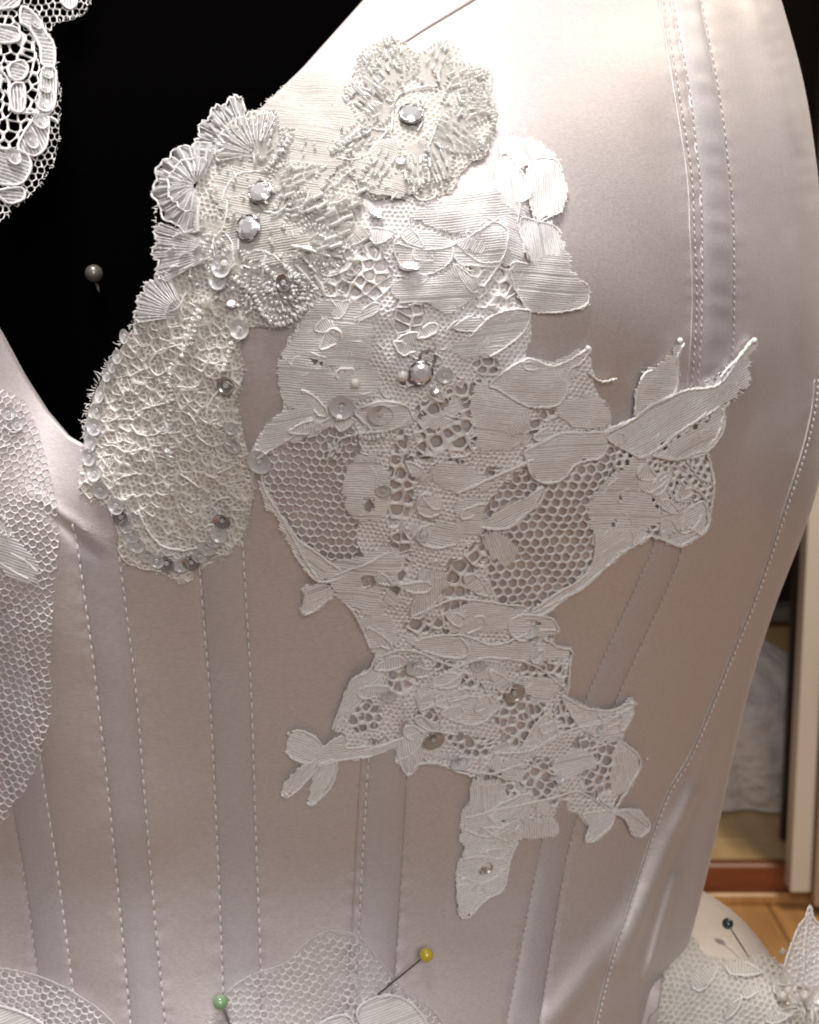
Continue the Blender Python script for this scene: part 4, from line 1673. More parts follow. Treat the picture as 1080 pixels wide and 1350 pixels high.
# fine embroidery threads wandering over the cloth
pb = PB()
for O, n in ((O_MID, 130), (O_LOW, 110), (O_LOBE, 70), (O_BRA, 40)):
    Q = np.array(O)
    k = 0
    while k < n:
        x, y = rng.uniform(Q[:, 0].min(), Q[:, 0].max()), rng.uniform(Q[:, 1].min(), Q[:, 1].max())
        if not pip(O, x, y):
            continue
        k += 1
        a_, L_, cv = rng.random() * 6.28, rng.uniform(9, 24), rng.normal(0, .07)
        path = []
        for i in range(5):
            path.append((x, y))
            x += L_ / 4 * math.cos(a_)
            y += L_ / 4 * math.sin(a_)
            a_ += cv * L_ / 4 + rng.normal(0, .25)
        if all(pip(O, *p_) for p_ in path):
            add_cord(pb, path, rng.uniform(.6, 1.1), 4.2, False, 2.2, .5)
pb.build('embroidery_threads', M['cord'], lace, None, UND, kind='stuff')

# free-running cords (veins, stems, edges)
CORDS = [
    ([(645, 503), (681, 474), (725, 481), (775, 456)], 2.4), ([(793, 568), (833, 546), (887, 516), (938, 506), (967, 470), (988, 447)], 2.7),
    ([(770, 487), (788, 500), (808, 495)], 2.0), ([(835, 600), (860, 590), (905, 556), (925, 540)], 2.0), ([(690, 586), (735, 569), (795, 566)], 2.2),
    ([(634, 690), (663, 692), (690, 676), (712, 640)], 2.2), ([(858, 598), (890, 603), (925, 592)], 2.6), ([(790, 650), (800, 635), (812, 625)], 1.8),
    ([(600, 645), (640, 628), (700, 600)], 2.6), ([(700, 804), (757, 776), (818, 725), (852, 702)], 2.2), ([(345, 612), (350, 640), (375, 682), (405, 738), (420, 758)], 2.2),
    ([(340, 600), (370, 583), (405, 560), (440, 545), (452, 530)], 2.8), ([(432, 600), (450, 575), (475, 568), (520, 560), (545, 540)], 2.2),
    ([(440, 755), (470, 742), (510, 726)], 2.2), ([(540, 810), (580, 792), (620, 785), (690, 795)], 2.2), ([(545, 838), (600, 832), (650, 845), (690, 830), (730, 826)], 2.4),
    ([(590, 880), (640, 862), (700, 872), (745, 905)], 2.0), ([(650, 990), (700, 984), (740, 960), (790, 950), (832, 928)], 2.4), ([(590, 1005), (640, 1015), (690, 1005), (730, 1018)], 2.2),
    ([(612, 1075), (660, 1062), (720, 1050), (760, 1040), (806, 1068)], 2.2), ([(480, 985), (525, 972), (560, 960), (600, 962)], 2.2), ([(500, 862), (535, 850), (580, 868), (620, 885)], 2.2),
    ([(440, 960), (470, 925), (500, 886)], 2.0), ([(520, 1000), (548, 985), (560, 960)], 2.0), ([(560, 930), (600, 915), (650, 912)], 2.0), ([(610, 1090), (640, 1100), (672, 1085)], 2.4),
    ([(605, 1130), (630, 1125), (665, 1130)], 2.6), ([(603, 1165), (640, 1160), (664, 1140)], 2.4), ([(640, 290), (665, 305), (660, 340), (640, 372)], 1.8), ([(520, 322), (560, 330), (600, 322), (655, 290)], 2.0),
    ([(541, 285), (545, 320), (540, 350)], 1.2), ([(600, 322), (630, 345), (660, 345)], 1.6), ([(672, 215), (690, 240), (697, 262)], 2.2), ([(682, 272), (680, 300), (692, 330)], 1.8),
    # over the lobe
    ([(250, 385), (240, 405), (213, 415)], 1.8), ([(244, 452), (215, 462), (202, 480), (212, 494), (228, 482)], 1.7), ([(238, 508), (262, 508), (272, 495)], 1.7),
    ([(222, 530), (195, 538), (180, 548)], 1.9), ([(310, 455), (298, 488)], 2.0), ([(291, 512), (280, 528), (276, 545)], 2.0), ([(252, 540), (262, 555), (258, 566)], 1.8),
    ([(175, 595), (198, 588)], 1.8), ([(150, 638), (165, 628), (185, 622)], 1.9), ([(240, 622), (255, 632), (265, 640)], 1.8), ([(306, 650), (290, 655), (275, 672)], 2.0),
    ([(240, 660), (255, 672), (268, 650)], 1.6), ([(185, 668), (200, 700), (215, 715), (240, 722), (265, 718)], 2.4), ([(315, 560), (318, 575)], 2.4), ([(205, 590), (210, 620)], 1.8),
    ([(105, 645), (115, 635), (125, 640)], 2.0), ([(220, 560), (212, 570), (190, 572), (176, 558)], 1.5), ([(262, 570), (280, 585), (300, 580), (315, 590)], 1.5),
    # over the beaded part
    ([(296, 268), (302, 250), (318, 233), (338, 229), (355, 230)], 1.9), ([(303, 265), (302, 285), (296, 303), (285, 318), (288, 340)], 1.7), ([(296, 305), (308, 320), (312, 345)], 1.7),
    ([(325, 345), (335, 333), (350, 332), (352, 345), (340, 354), (325, 350)], 1.8), ([(310, 262), (325, 262), (338, 275)], 1.6), ([(350, 281), (370, 283), (385, 270)], 1.8),
    ([(352, 332), (368, 340), (380, 352)], 2.0), ([(424, 360), (440, 364), (460, 355), (466, 345)], 1.7), ([(446, 212), (452, 195), (470, 177), (488, 175), (510, 178)], 1.8),
    ([(446, 212), (465, 215), (485, 208), (495, 195)], 1.7), ([(510, 178), (500, 192), (488, 205), (482, 222), (478, 238)], 2.0), ([(516, 178), (519, 145), (525, 130), (545, 122), (575, 121)], 1.8),
    ([(553, 128), (557, 145), (556, 165), (550, 178)], 1.8), ([(565, 195), (572, 178), (578, 160)], 1.9), ([(546, 262), (556, 268), (570, 264), (575, 255)], 2.2),
    ([(520, 190), (530, 205), (540, 208)], 1.6), ([(516, 268), (524, 258)], 2.2), ([(440, 250), (455, 235), (470, 225)], 1.6), ([(395, 285), (405, 270), (412, 255)], 1.6),
]
for path, r in CORDS:
    pb = PB()
    add_cord(pb, path, r * 0.66, 4.8, False, 2.0, 1.0)
    pb.build('cord', M['cord'], lace, None, UND)

# corded outer edge of the sprays, ending in little knots
for path in ([(497, 858), (485, 880), (465, 890), (455, 910), (446, 935), (438, 958)], [(612, 1080), (611, 1121), (602, 1144), (602, 1178), (606, 1205), (617, 1206), (637, 1185), (661, 1170), (669, 1132), (680, 1105)],
             [(740, 914), (770, 930), (802, 933), (832, 922)], [(818, 975), (837, 991), (841, 1010), (822, 1041), (806, 1066)], [(765, 1072), (775, 1088), (770, 1105), (781, 1105), (800, 1086)],
             [(806, 1066), (835, 1066), (853, 1082), (852, 1093), (840, 1101)], [(525, 974), (526, 1000), (539, 1020), (551, 1004), (575, 1003), (600, 1013), (625, 1019)],
             [(926, 590), (934, 615), (936, 650), (930, 690), (915, 707), (895, 717), (878, 711), (856, 703)], [(455, 791), (466, 803), (476, 823), (488, 851)], [(405, 765), (402, 785), (398, 803), (414, 801), (438, 782)],
             [(948, 545), (940, 570), (927, 590)], [(900, 600), (915, 625), (930, 632)], [(885, 650), (905, 640), (925, 652), (930, 670)], [(880, 680), (895, 700), (912, 690), (922, 676)],
             [(715, 838), (735, 851), (751, 855), (748, 880), (745, 912)]):
    pb = PB()
    add_cord(pb, path, 1.7, 4.4, False, 2.0, 1.2)
    pb.build('edge_cord', M['cord'], lace, None, UND)
for x, y, s_ in ((889, 448, 1.5), (988, 448, 1.6), (378, 1043, 1.3), (410, 1056, 1.2), (611, 1204, 1.5), (775, 1104, 1.3), (848, 1095, 1.2), (831, 924, 1.2), (400, 801, 1.1), (771, 457, 1.4), (539, 1018, 1.1),
                 (803, 497, .9), (849, 997, .9), (380, 963, 1.1), (733, 827, 1.1)):
    put('knot', x, y, 5, lace, 0.3, s_, None, 'thread_knot', None, UND)

# loose thread ends along every edge
pb = PB()
for path in ([(112, 585), (122, 545), (130, 515), (146, 490), (160, 465), (175, 440), (190, 410), (205, 375)],):
    add_fringe(pb, path, False, 0.5, 3, 12, 4, -1, (250, 560), 0.6)
add_fringe(pb, [(222, 335), (217, 270), (228, 232)], False, 0.5, 2, 6, 9, 1, (380, 320), 0.55)
for O, c in ((O_LOBE, (230, 580)), (O_TUL, (430, 660)), (O_BRA, (860, 620)), (O_LOW, (680, 970))):
    add_fringe(pb, O, True, 0.22, 1.5, 5, 3, 1, c, 0.5)
for poly, ang, lift, holes, cordy in PETALS:
    c = np.mean(poly, 0)
    add_fringe(pb, poly, True, 0.34, 1.0, 4.5, lift * .55 + .8, 1, c, 0.42)
pb.build('loose_threads', M['cord'], lace, None, UND, kind='stuff')

# ------------------------------------------------------------------ beaded petals
heap = BeadHeap()


def organza_fan(c, r0, r1, a0, a1, lobes, lift, mat, ruff=4.0, parent=None, rib=True):
    """ruffled sheer shell round a centre, edge scalloped, pleats standing up"""
    nA, nR = 90, 9
    V = np.zeros((nR, nA, 3))
    ang = np.radians(np.linspace(a0, a1, nA))
    ph = rng.random() * 6
    for i in range(nR):
        u = i / (nR - 1)
        sc = 1 + 0.10 * np.abs(np.sin(np.linspace(0, lobes * math.pi, nA))) * u + 0.03 * u * np.sin(np.arange(nA) * 0.9 + ph)
        R = (r0 + (r1 - r0) * u) * sc
        V[i, :, 0] = c[0] + R * np.cos(ang)
        V[i, :, 1] = c[1] + R * np.sin(ang)
        V[i, :, 2] = lift + 3.0 * u + ruff * u * np.sin(np.linspace(0, lobes * 3.2 * math.pi, nA) + ph) + 2.0 * np.sin(u * math.pi)
    pb = PB()
    pb.add(V.reshape(-1, 3), grid_faces(nR, nA))
    o = pb.build('organza_petal', mat, parent or lace)
    pb2 = PB()
    add_cord(pb2, [tuple(q[:2]) for q in V[-1, ::3]], 1.2, lift + 4.0, False, 2.2, .6)
    if rib:
        for k in range(2, nA, 6):
            add_cord(pb2, [tuple(V[2, k, :2]), tuple(V[-1, k, :2] + rng.normal(0, 1.0, 2))], 0.55, lift + 5.0, False, 3, .4)
    pb2.build('edge_threads', M['cord'], o, kind='stuff')
    return o


NB = [0]


def bugle(x, y, L, ang, lift=9, white=False, w_=1.5, parent=None):
    NB[0] += 1
    m = BOD.frame(x, y, lift, ang, (rng.normal(0, .08), rng.normal(0, .08)), 1.0)
    m = m @ Matrix.Rotation(rng.normal(0, .12), 4, 'Y') @ Matrix.Diagonal((L, w_, w_, 1))
    return link_mesh('bugle_bead', ME['bugle_white' if white else 'bugle'], parent or lace, m)


def beaded_petal(base, tip, wd, lift=6, rows=3, mat=None, seeds=True, L=13, p_white=.35, dome=4):
    poly = teardrop(base, tip, wd)
    pb = PB()
    P = np.array(spline(poly, 4, True))
    v, f = cdt_fill(P, 6)
    ctr = P.mean(0)
    d = np.hypot(v[:, 0] - ctr[0], v[:, 1] - ctr[1])
    pb.add(np.column_stack([v, lift + dome * (1 - (d / d.max()) ** 2)]), f)
    o = pb.build('organza_petal', mat or M['organza'], lace)
    b, t = np.array(base, float), np.array(tip, float)
    ax = t - b
    LL = np.hypot(*ax)
    an = math.atan2(ax[1], ax[0])
    n = np.array([-ax[1], ax[0]]) / LL
    if seeds:
        heap.strand(poly[1:] + poly[:1], lift + 3.0, 4.6, 0.64)
    for r in range(rows):
        off = ((r + .5) / rows - .5) * wd * 0.62
        u = 0.30 + rng.random() * .12
        while u < 0.92:
            p = b + ax * u + n * off * math.sin(math.pi * min(1, u ** .6)) ** .6
            bugle(p[0] + rng.normal(0, .8), p[1] + rng.normal(0, .8), L * rng.uniform(.8, 1.1), an + rng.normal(0, .12), lift + dome + 3, rng.random() < p_white)
            u += (L + 4) / LL
    return o


# shell petals that overhang the black neckline
organza_fan((270, 252), 12, 53, 88, 292, 6, 9, M['organza_white'], 4)
organza_fan((268, 250), 5, 32, 95, 300, 5, 13, M['organza_white'], 3)
organza_fan((335, 205), 12, 68, 175, 262, 4, 6, M['organza_white'], 3)
organza_fan((345, 210), 8, 50, 170, 300, 5, 8, M['organza'], 3)
organza_fan((300, 330), 10, 82, 150, 205, 3, 7, M['organza_white'], 2.5)
organza_fan((250, 415), 10, 58, 170, 250, 4, 6, M['organza_white'], 3)
for a in np.linspace(100, 285, 15):
    r = math.radians(a)
    bugle(270 + 42 * math.cos(r), 252 + 42 * math.sin(r), 15, r + rng.normal(0, .08), 16, rng.random() < .45)
    if rng.random() < .8:
        r2 = r + .06
        bugle(270 + 25 * math.cos(r2), 252 + 25 * math.sin(r2), 13, r2, 17, False)
for a in np.linspace(180, 262, 9):
    r = math.radians(a)
    bugle(335 + 56 * math.cos(r), 205 + 56 * math.sin(r), 14, r + rng.normal(0, .2), 13, rng.random() < .4)
    bugle(335 + 38 * math.cos(r), 205 + 38 * math.sin(r), 12, r + rng.normal(0, .3), 13, rng.random() < .2)
for (x, y, L, a) in ((244, 312, 15, -25), (258, 308, 13, -22), (236, 330, 14, -28), (252, 336, 12, -24), (268, 328, 12, -35), (258, 352, 12, -30), (240, 352, 12, -10), (275, 345, 10, -40)):
    bugle(x, y, L, D(a), 14, rng.random() < .6)

# flower round the two crystals
for base, tip, wd, rows in (((330, 240), (385, 185), 34, 2), ((360, 250), (425, 225), 36, 3), ((365, 285), (430, 268), 32, 3), ((300, 300), (228, 320), 36, 2),
                            ((320, 330), (285, 385), 30, 2), ((350, 330), (330, 410), 36, 3), ((370, 335), (385, 420), 40, 3), ((385, 325), (432, 390), 34, 2),
                            ((395, 315), (470, 340), 44, 3), ((400, 290), (478, 268), 36, 3), ((320, 225), (300, 165), 34, 2), ((350, 215), (362, 150), 34, 2)):
    beaded_petal(base, tip, wd * rng.uniform(1.05, 1.3), rng.uniform(3, 6), rows, L=rng.uniform(9, 13), dome=2.5)
# rows of bright bugles right of the flower
for (x, y, a) in ((412, 270, -28), (424, 264, -28), (417, 280, -26), (429, 276, -40), (448, 298, -24), (461, 291, -22), (440, 317, -24), (458, 310, -22), (430, 329, -18), (447, 326, -20),
                  (398, 328, 10), (408, 330, 15), (420, 315, -26), (440, 285, -30), (470, 275, -20), (388, 262, -20), (478, 258, -25), (455, 270, -25)):
    bugle(x, y, 14, D(a), 14, rng.random() < .75, 2.1)
# upper flower
for base, tip, wd, rows in (((520, 125), (478, 80), 40, 2), ((530, 115), (512, 55), 40, 3), ((560, 118), (585, 62), 44, 2), ((575, 125), (640, 100), 40, 3), ((580, 145), (650, 150), 42, 3),
                            ((575, 165), (632, 205), 40, 2), ((560, 185), (585, 250), 40, 3), ((545, 190), (548, 262), 34, 2), ((515, 160), (455, 120), 40, 4), ((512, 175), (440, 205), 40, 3),
                            ((520, 190), (490, 250), 44, 2)):
    beaded_petal(base, tip, wd * rng.uniform(1.1, 1.4), rng.uniform(3, 6), rows + 1, L=rng.uniform(9, 13), dome=2.5)
for (x, y, L, a) in ((580, 172, 15, 35), (577, 178, 14, 35), (584, 167, 12, 35), (562, 205, 13, 80), (564, 225, 12, 85), (563, 243, 12, 88), (537, 225, 14, 80), (534, 240, 12, 85),
                     (497, 128, 14, 40), (486, 120, 14, 42), (478, 135, 13, 45), (508, 130, 13, 30)):
    bugle(x, y, L, D(a), 17, rng.random() < .6)
# clear bugles strewn between the petals
for k in range(70):
    x, y = (rng.uniform(445, 645), rng.uniform(62, 262)) if k < 35 else (rng.uniform(245, 475), rng.uniform(160, 410))
    O_ = [(470, 82), (512, 55), (588, 62), (645, 100), (650, 150), (636, 205), (590, 250), (548, 266), (490, 258), (445, 210), (452, 125)] if k < 35 else \
        [(245, 300), (225, 340), (270, 390), (345, 425), (415, 400), (470, 340), (470, 250), (385, 150), (295, 185)]
    if pip(O_, x, y):
        bugle(x, y, rng.uniform(7, 13), rng.random() * 3.14, rng.uniform(8, 12), rng.random() < .5, 1.4)
# strands of seeds
for path in ([(267, 408), (258, 425), (252, 450), (246, 470)], [(272, 412), (262, 432), (256, 455)], [(232, 478), (229, 505), (230, 530), (229, 560), (231, 590), (230, 620), (232, 650)],
             [(228, 500), (233, 525)], [(226, 590), (228, 612)], [(355, 230), (365, 215), (378, 200), (392, 180)], [(385, 262), (383, 285), (375, 305)],
             [(380, 352), (395, 365), (405, 385), (400, 410)], [(340, 385), (350, 410), (370, 425), (395, 418), (408, 400)], [(310, 365), (325, 375), (340, 385)],
             [(535, 210), (537, 235), (536, 250)], [(562, 200), (560, 225), (564, 250)], [(448, 590), (440, 580), (436, 590), (445, 600)], [(470, 568), (490, 572), (510, 565)],
             [(310, 450), (305, 470), (298, 488)], [(440, 205), (460, 190), (490, 180)], [(475, 240), (485, 225), (495, 210)], [(640, 150), (648, 165), (640, 185), (630, 200)],
             [(350, 350), (362, 360), (372, 372), (362, 382), (350, 375)], [(380, 372), (392, 380), (388, 395)], [(880, 700), (900, 690), (920, 700)]):
    heap.strand(path, 9, 5.2, 1.0)
for cx, cy, a0, a1, rads in ((372, 374, -20, 200, (13, 24, 34, 43)), (505, 98, 170, 370, (12, 22, 32)), (612, 132, -100, 90, (10, 20, 30)), (345, 190, 180, 330, (18, 28)), (300, 335, 90, 250, (16, 28))):
    for r in rads:
        heap.strand([(cx + r * math.cos(math.radians(t)) * rng.uniform(.94, 1.06), cy + r * math.sin(math.radians(t))) for t in np.linspace(a0, a1, 9)], 11, 4.6, .64, jit=1.2)
for k in range(120):
    x, y = rng.uniform(240, 470), rng.uniform(160, 420)
    if pip([(240, 300), (225, 340), (270, 395), (345, 430), (418, 400), (470, 340), (470, 250), (385, 150), (295, 180)], x, y):
        heap.seed(x, y, 10 + rng.random() * 3, None, rng.uniform(.6, .9))
for k in range(30):
    heap.seed(rng.uniform(430, 530), rng.uniform(565, 605), 6, None, .7)
heap.build('seed_beads', M['bead_white'], lace)
for (x, y, rx, ry, a_) in ((497, 284, 10, 6, .45), (540, 351, 12, 6, 0), (311, 399, 6, 5, 0), (573, 509, 5, 6, .8), (408, 329, 9, 3.5, .1), (452, 545, 8, 2.5, -.2), (528, 220, 5, 6, 1.2), (725, 1021, 8, 3.5, -.1)):
    glint(x, y, 11, rx, ry, lace, a_)

# crystals and single larger beads
rhinestone(348, 257, lace, 14.5, 11, (0.05, 0.25), .2)
rhinestone(333, 303, lace, 15.5, 11, (-0.02, -0.05), .5)
rhinestone(541, 158, lace, 14.5, 11, (0.06, 0.1), .1)
rhinestone(554, 486, lace, 14.5, 11, (0.0, 0.15), .7)
for (x, y, s) in ((531, 491, 2.2), (573, 509, 1.8), (311, 399, 1.8), (303, 350, 2.4), (276, 398, 2.0), (470, 345, 1.4), (528, 222, 2.0),
                  (470, 500, 1.8), (1, 1, 0)):
    if s:
        put('pearl', x, y, 9, lace, 0.2, s, None, 'pearl_bead')

# sequins
for (x, y, r, k) in ((156, 482, 9, 'sequin'), (135, 542, 10, 'sequin'), (170, 690, 10, 'sequin'), (209, 735, 10, 'sequin'), (265, 728, 10, 'sequin'), (284, 708, 10, 'sequin'), (308, 560, 9, 'sequin'), (149, 494, 9, 'sequin'), (140, 521, 11, 'sequin'), (131, 563, 11.5, 'sequin'), (126, 585, 11, 'sequin'), (123, 603, 11.5, 'sequin'), (130, 624, 11, 'sequin'),
                     (137, 644, 12, 'sequin'), (157, 664, 11.5, 'sequin'), (163, 678, 11.5, 'sequin_dark'), (176, 701, 11, 'sequin'), (183, 714, 11, 'sequin'), (196, 728, 11, 'sequin'),
                     (222, 738, 11, 'sequin_dark'), (240, 740, 10.5, 'sequin'), (254, 736, 11.5, 'sequin_dark'), (275, 717, 12, 'sequin'), (291, 699, 11.5, 'sequin'),
                     (295, 681, 11.5, 'sequin_dark'), (302, 505, 11, 'sequin_dark'), (310, 582, 11.5, 'sequin'), (322, 431, 12, 'sequin'), (163, 470, 9, 'sequin'), (176, 443, 9, 'sequin'),
                     (345, 603, 16, 'sequin'), (300, 352, 13, 'sequin'), (295, 368, 12, 'sequin'), (452, 531, 15, 'sequin'), (502, 540, 15, 'sequin'), (380, 372, 10, 'sequin_dark'),
                     (562, 468, 11, 'sequin_dark'), (545, 873, 14, 'sequin'), (675, 908, 16, 'sequin_brown'), (570, 970, 16, 'sequin_brown'), (603, 1000, 14, 'sequin_pale'),
                     (628, 872, 11, 'sequin'), (512, 912, 11, 'sequin'), (695, 826, 13, 'sequin_pale'), (585, 490, 10, 'sequin'), (505, 640, 10, 'sequin'), (890, 640, 9, 'sequin'),
                     (735, 1020, 10, 'sequin_pale'), (790, 955, 9, 'sequin_pale'), (640, 1140, 9, 'sequin_brown'), (555, 700, 9, 'sequin')):
    sequin(x, y, lace, r, k, 7.5 + (4 if y < 450 else 0))

# ================================================================== tulle panel at the left
tul = empty('tulle_overlay', tuple(BOD.map([(30, 800, 0)])[0]), 'sheer fine hexagon tulle panel with cut edge along the left of the bodice', 'tulle')
O_B = [(-70, 500), (0, 512), (25, 524), (42, 545), (54, 575), (64, 605), (73, 640), (80, 690), (77, 740), (72, 800), (68, 860), (72, 900), (70, 940), (62, 980), (50, 1010),
       (35, 1040), (18, 1068), (0, 1086), (-70, 1130)]
pb = PB()
add_web(pb, O_B, hex_points(O_B, 11.0, 8.2, 0.22, 0.09, 4.5), thick=0.75, height=1.1, lift=3.0, rnd=.45)
pb.build('tulle_ground', M['tulle'], tul, None, 3.0)
pb = PB()
add_toile(pb, [(-20, 680), (10, 690), (30, 715), (52, 740), (50, 758), (30, 765), (0, 745), (-20, 720)], D(20), 5, 3.6, 2)
pb.build('petal', M['toile'], tul, None, 3.0, mat2=M['sheer'])
pb = PB()
for path in ([(-10, 675), (5, 690), (12, 710)], [(0, 700), (15, 705)], [(15, 725), (35, 735), (50, 750)], [(-5, 735), (18, 748), (40, 760)], [(0, 560), (15, 570), (28, 565)], [(-5, 590), (12, 585)]):
    pb = PB()
    add_cord(pb, path, 1.3, 7, False, 2.2, .6)
    pb.build('cord', M['cord'], tul, None, 3.0)
for (x, y, r) in ((8, 545, 9), (20, 560, 8)):
    sequin(x, y, tul, r, 'sequin', 7)
h2 = BeadHeap()
h2.strand([(0, 672), (8, 684), (14, 694)], 9, 5.2, .9)
h2.strand([(-4, 690), (6, 700), (16, 704)], 9, 5.2, .9)
h2.build('seed_beads', M['bead_white'], tul)

# ================================================================== lace over the far neckline
nl = empty('neckline_lace', tuple(BOD.map([(30, 120, 0)])[0]), 'white corded lace edge with sequins hanging over the black form at top left', 'lace')
O_C = [(-70, -70), (130, -70), (124, 0), (111, 24), (96, 28), (78, 33), (60, 47), (67, 64), (71, 89), (73, 111), (79, 124), (78, 164), (77, 198), (69, 216), (58, 233), (44, 251),
       (27, 264), (4, 284), (-70, 320)]
O_Cin = [(-70, 20), (20, 25), (45, 60), (50, 100), (45, 150), (35, 185), (10, 200), (-70, 190)]
pb = PB()
add_web(pb, ragged(O_C, 4, 1.6), jitter_points(O_C, 9.8, 0.22), thick=0.6, height=1.5, lift=6, rnd=.3, cut=(O_Cin,))
add_web(pb, O_Cin, jitter_points(O_Cin, 14.5, 0.34), thick=1.5, height=1.8, lift=6, rnd=.35, fill=.08)
pb.build('net_ground', M['lace'], nl)
for poly, ang in (([(24, 14), (44, 28), (56, 49), (67, 64), (68, 92), (51, 89), (48, 67), (33, 42), (22, 34)], D(10)), ([(52, 95), (70, 98), (72, 130), (66, 152), (46, 156), (48, 128)], D(85)),
                  ([(40, 160), (60, 160), (60, 190), (50, 205), (36, 208), (18, 196)], D(60)), ([(-30, 200), (5, 200), (28, 205), (36, 222), (25, 242), (5, 246), (-30, 235)], D(20)),
                  ([(79, -10), (102, -10), (102, 12), (92, 18), (80, 10)], D(85)), ([(-30, -30), (22, -30), (20, 8), (5, 16), (-30, 14)], D(-40)),
                  ([(5, 92), (22, 84), (31, 95), (24, 108), (10, 108)], D(10)), ([(8, 118), (25, 116), (26, 148), (10, 148)], D(85)), ([(-20, 40), (16, 42), (18, 58), (-10, 60)], D(15)),
                  ([(-10, 255), (22, 250), (26, 264), (5, 270)], D(5))):
    pb = PB()
    add_toile(pb, poly, ang, 7.5, 4.6, 1.6, (), 0.8, False, .8)
    pb.build('petal', M['toile'], nl, mat2=M['organza_white'])
    pb = PB()
    add_cord(pb, poly, 1.8, 10, True, 2.2, .4)
    pb.build('outline_cord', M['cord'], nl)
pb = PB()
for path in ([(0, 85), (15, 88), (30, 96), (24, 110)], [(60, 158), (72, 163), (77, 168)], [(0, 122), (8, 135), (6, 150)], [(15, 150), (30, 153), (48, 152)], [(-10, 90), (5, 110), (5, 130)], [(96, 20), (97, 26)]):
    pb = PB()
    add_cord(pb, path, 1.5, 9.5, False, 2.2, .4)
    pb.build('cord', M['cord'], nl)
pb = PB()
add_fringe(pb, O_C[2:18], False, 0.35, 2, 6, 6.5, 1, (10, 120), .55)
pb.build('loose_threads', M['cord'], nl, kind='stuff')
for (x, y, r) in ((41, 38, 9), (57, 104, 8), (53, 122, 9), (52, 145, 11), (47, 166, 11), (35, 190, 11), (10, 210, 11)):
    sequin(x, y, nl, r, 'sequin', 11)

# ================================================================== tulle along the hem
for key, lab, O, sx in (('l', 'small arched patch of tulle in the bottom left corner', [(-70, 1268), (0, 1274), (40, 1281), (80, 1296), (120, 1320), (150, 1346), (175, 1390), (-70, 1400)], 10.5),
                        ('r', 'arched tulle patch with lace at the bottom middle under the yellow pin',
                         [(262, 1360), (280, 1330), (300, 1305), (333, 1283), (378, 1266), (400, 1244), (433, 1225), (472, 1233), (500, 1266), (533, 1305), (567, 1328), (590, 1360), (600, 1400), (250, 1400)], 10.5)):
    t2 = empty('tulle_patch', tuple(BOD.map([(O[3][0], O[3][1], 0)])[0]), lab, 'tulle')
    pb = PB()
    add_web(pb, O, hex_points(O, sx, 8.6, -0.2 if key == 'l' else 0.15, 0.09, 4.0), thick=0.8, height=1.1, lift=3, rnd=.45)
    pb.build('tulle_ground', M['tulle'], t2, None, 3.0)
    pb = PB()
    add_cord(pb, O[1:-1], 0.7, 4, False, 3, .7)
    pb.build('edge_cord', M['tulle'], t2, None, 3.0)
    pl = [[(470, 1330), (510, 1310), (545, 1325), (560, 1360), (500, 1375)], [(420, 1350), (455, 1335), (470, 1365), (430, 1380)]] if key == 'r' else \
        [[(-20, 1325), (25, 1330), (60, 1350), (40, 1375), (-20, 1380)]]
    for poly in pl:
        pb = PB()
        add_toile(pb, poly, D(-20), 5, 3.6, 2)
        pb.build('petal', M['toile'], t2, None, 3.0, mat2=M['sheer'])
        pb = PB()
        add_cord(pb, poly, 2.0, 7.5, True, 2.2, .6)
        pb.build('outline_cord', M['cord'], t2, None, 3.0)

# ================================================================== lace on the skirt
sl = empty('skirt_lace', tuple(SKM.map([(990, 1310, 0)])[0]), 'soft ivory lace with beads draped over the skirt at the right hip', 'lace')
O_S = [(880, 1250), (905, 1232), (930, 1262), (975, 1268), (1000, 1260), (1025, 1274), (1045, 1286), (1075, 1288), (1100, 1292), (1140, 1296), (1150, 1400), (860, 1400), (868, 1320)]
pb = PB()
v, f = cdt_fill(ragged(O_S, 5, 2.0), 8)
pb.add(np.column_stack([v, np.full(len(v), 2.0)]), f)
pb.build('organza_backing', M['organza_base'], sl, SKM, 4.0)
pb = PB()
add_web(pb, O_S, hex_points(O_S, 8.5, 7.0, .2, .16, 3), hole=.6, height=1.2, lift=2.4, rnd=.6)
add_fringe(pb, O_S[:9], False, .4, 1, 5, 3, 1, (1000, 1400), .5)
pb.build('net_ground', M['organza_thread'], sl, SKM, 4.0, kind='stuff')
pb2 = PB()
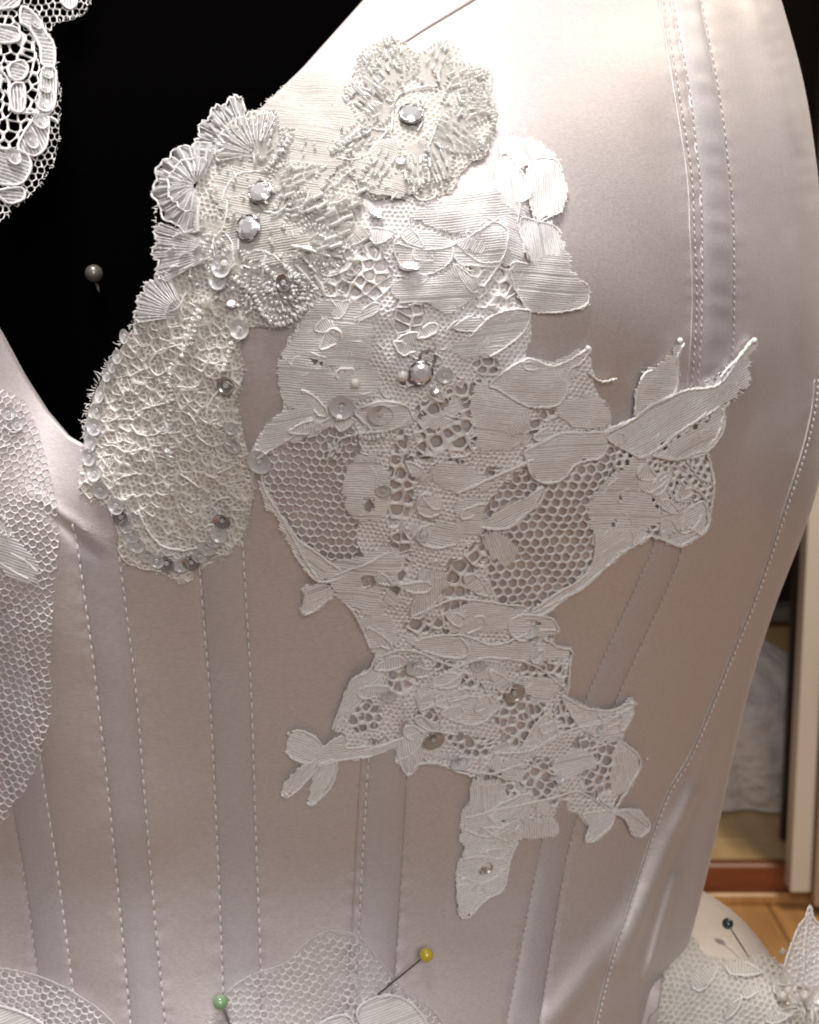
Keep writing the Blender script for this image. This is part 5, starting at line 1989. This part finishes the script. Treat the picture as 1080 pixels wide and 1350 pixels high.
for k in range(26):
    x, y = rng.uniform(880, 1100), rng.uniform(1272, 1385)
    a = rng.uniform(-0.9, 0.6)
    L, wd = rng.uniform(22, 48), rng.uniform(12, 22)
    poly = teardrop((x, y), (x + L * math.cos(a), y + L * math.sin(a)), wd)
    if not pip(O_S, np.array(poly)[:, 0], np.array(poly)[:, 1]).all():
        continue
    pb = PB()
    add_toile(pb, poly, a + 1.4, 3 + rng.random() * 3, 3.7, 2)
    pb.build('petal', M['organza_thread'], sl, SKM, 4.0, mat2=M['organza_base'])
    add_cord(pb2, poly[:rng.integers(9, 18)], 1.1, 5 + rng.random() * 3, False, 2.2, .9)
pb2.build('outline_cords', M['cord'], sl, SKM, 4.0, kind='stuff')
# stiff point of lace standing up at the right
class PlaneMap:
    def __init__(self, y):
        self.y = y

    def map(self, v):
        v = np.asarray(v, float).reshape(-1, 3)
        return np.array([tuple(on_plane_y(x, y, self.y + 0.012 * math.sin(x * .03) - l * PX)) for x, y, l in v])


PM = PlaneMap(0.075)
pt = [(1034, 1275), (1046, 1240), (1056, 1218), (1062, 1212), (1068, 1195), (1074, 1212), (1088, 1222), (1110, 1236), (1125, 1260), (1125, 1300), (1050, 1300)]
pb = PB()
v, f = cdt_fill(ragged(pt, 5, 1.0), 8)
pb.add(np.column_stack([v, np.full(len(v), 1.0)]), f, 1)
add_web(pb, pt, hex_points(pt, 8.5, 7, .6, .18, 3), hole=.66, height=1.2, lift=1.4, rnd=.6)
pb.build('petal', M['lace'], sl, PM, mat2=M['sheer'])
pb = PB()
add_cord(pb, pt[:8], 1.5, 4, False, 2.2, .9)
pb.build('outline_cord', M['cord'], sl, PM)
pb = PB()
add_cord(pb, [(1060, 1285), (1062, 1245), (1067, 1202)], 1.3, 5, False, 2.2, .7)
add_fringe(pb, pt[:8], False, .4, 1, 4, 3, 1, (1080, 1280))
pb.build('loose_threads', M['cord'], sl, PM, kind='stuff')
rhinestone(1073, 1297, sl, 13, 26, (0, .2), .3, SKM)
for (x, y, s) in ((1040, 1275, 2.4), (1021, 1318, 3.2), (1028, 1312, 2.2), (1056, 1322, 3.0), (1062, 1318, 2.0)):
    put('pearl', x, y, 18, sl, 0, s, None, 'pearl_bead', SKM)
sequin(1024, 1320, sl, 13, 'sequin_brown', 15, True, None, SKM)
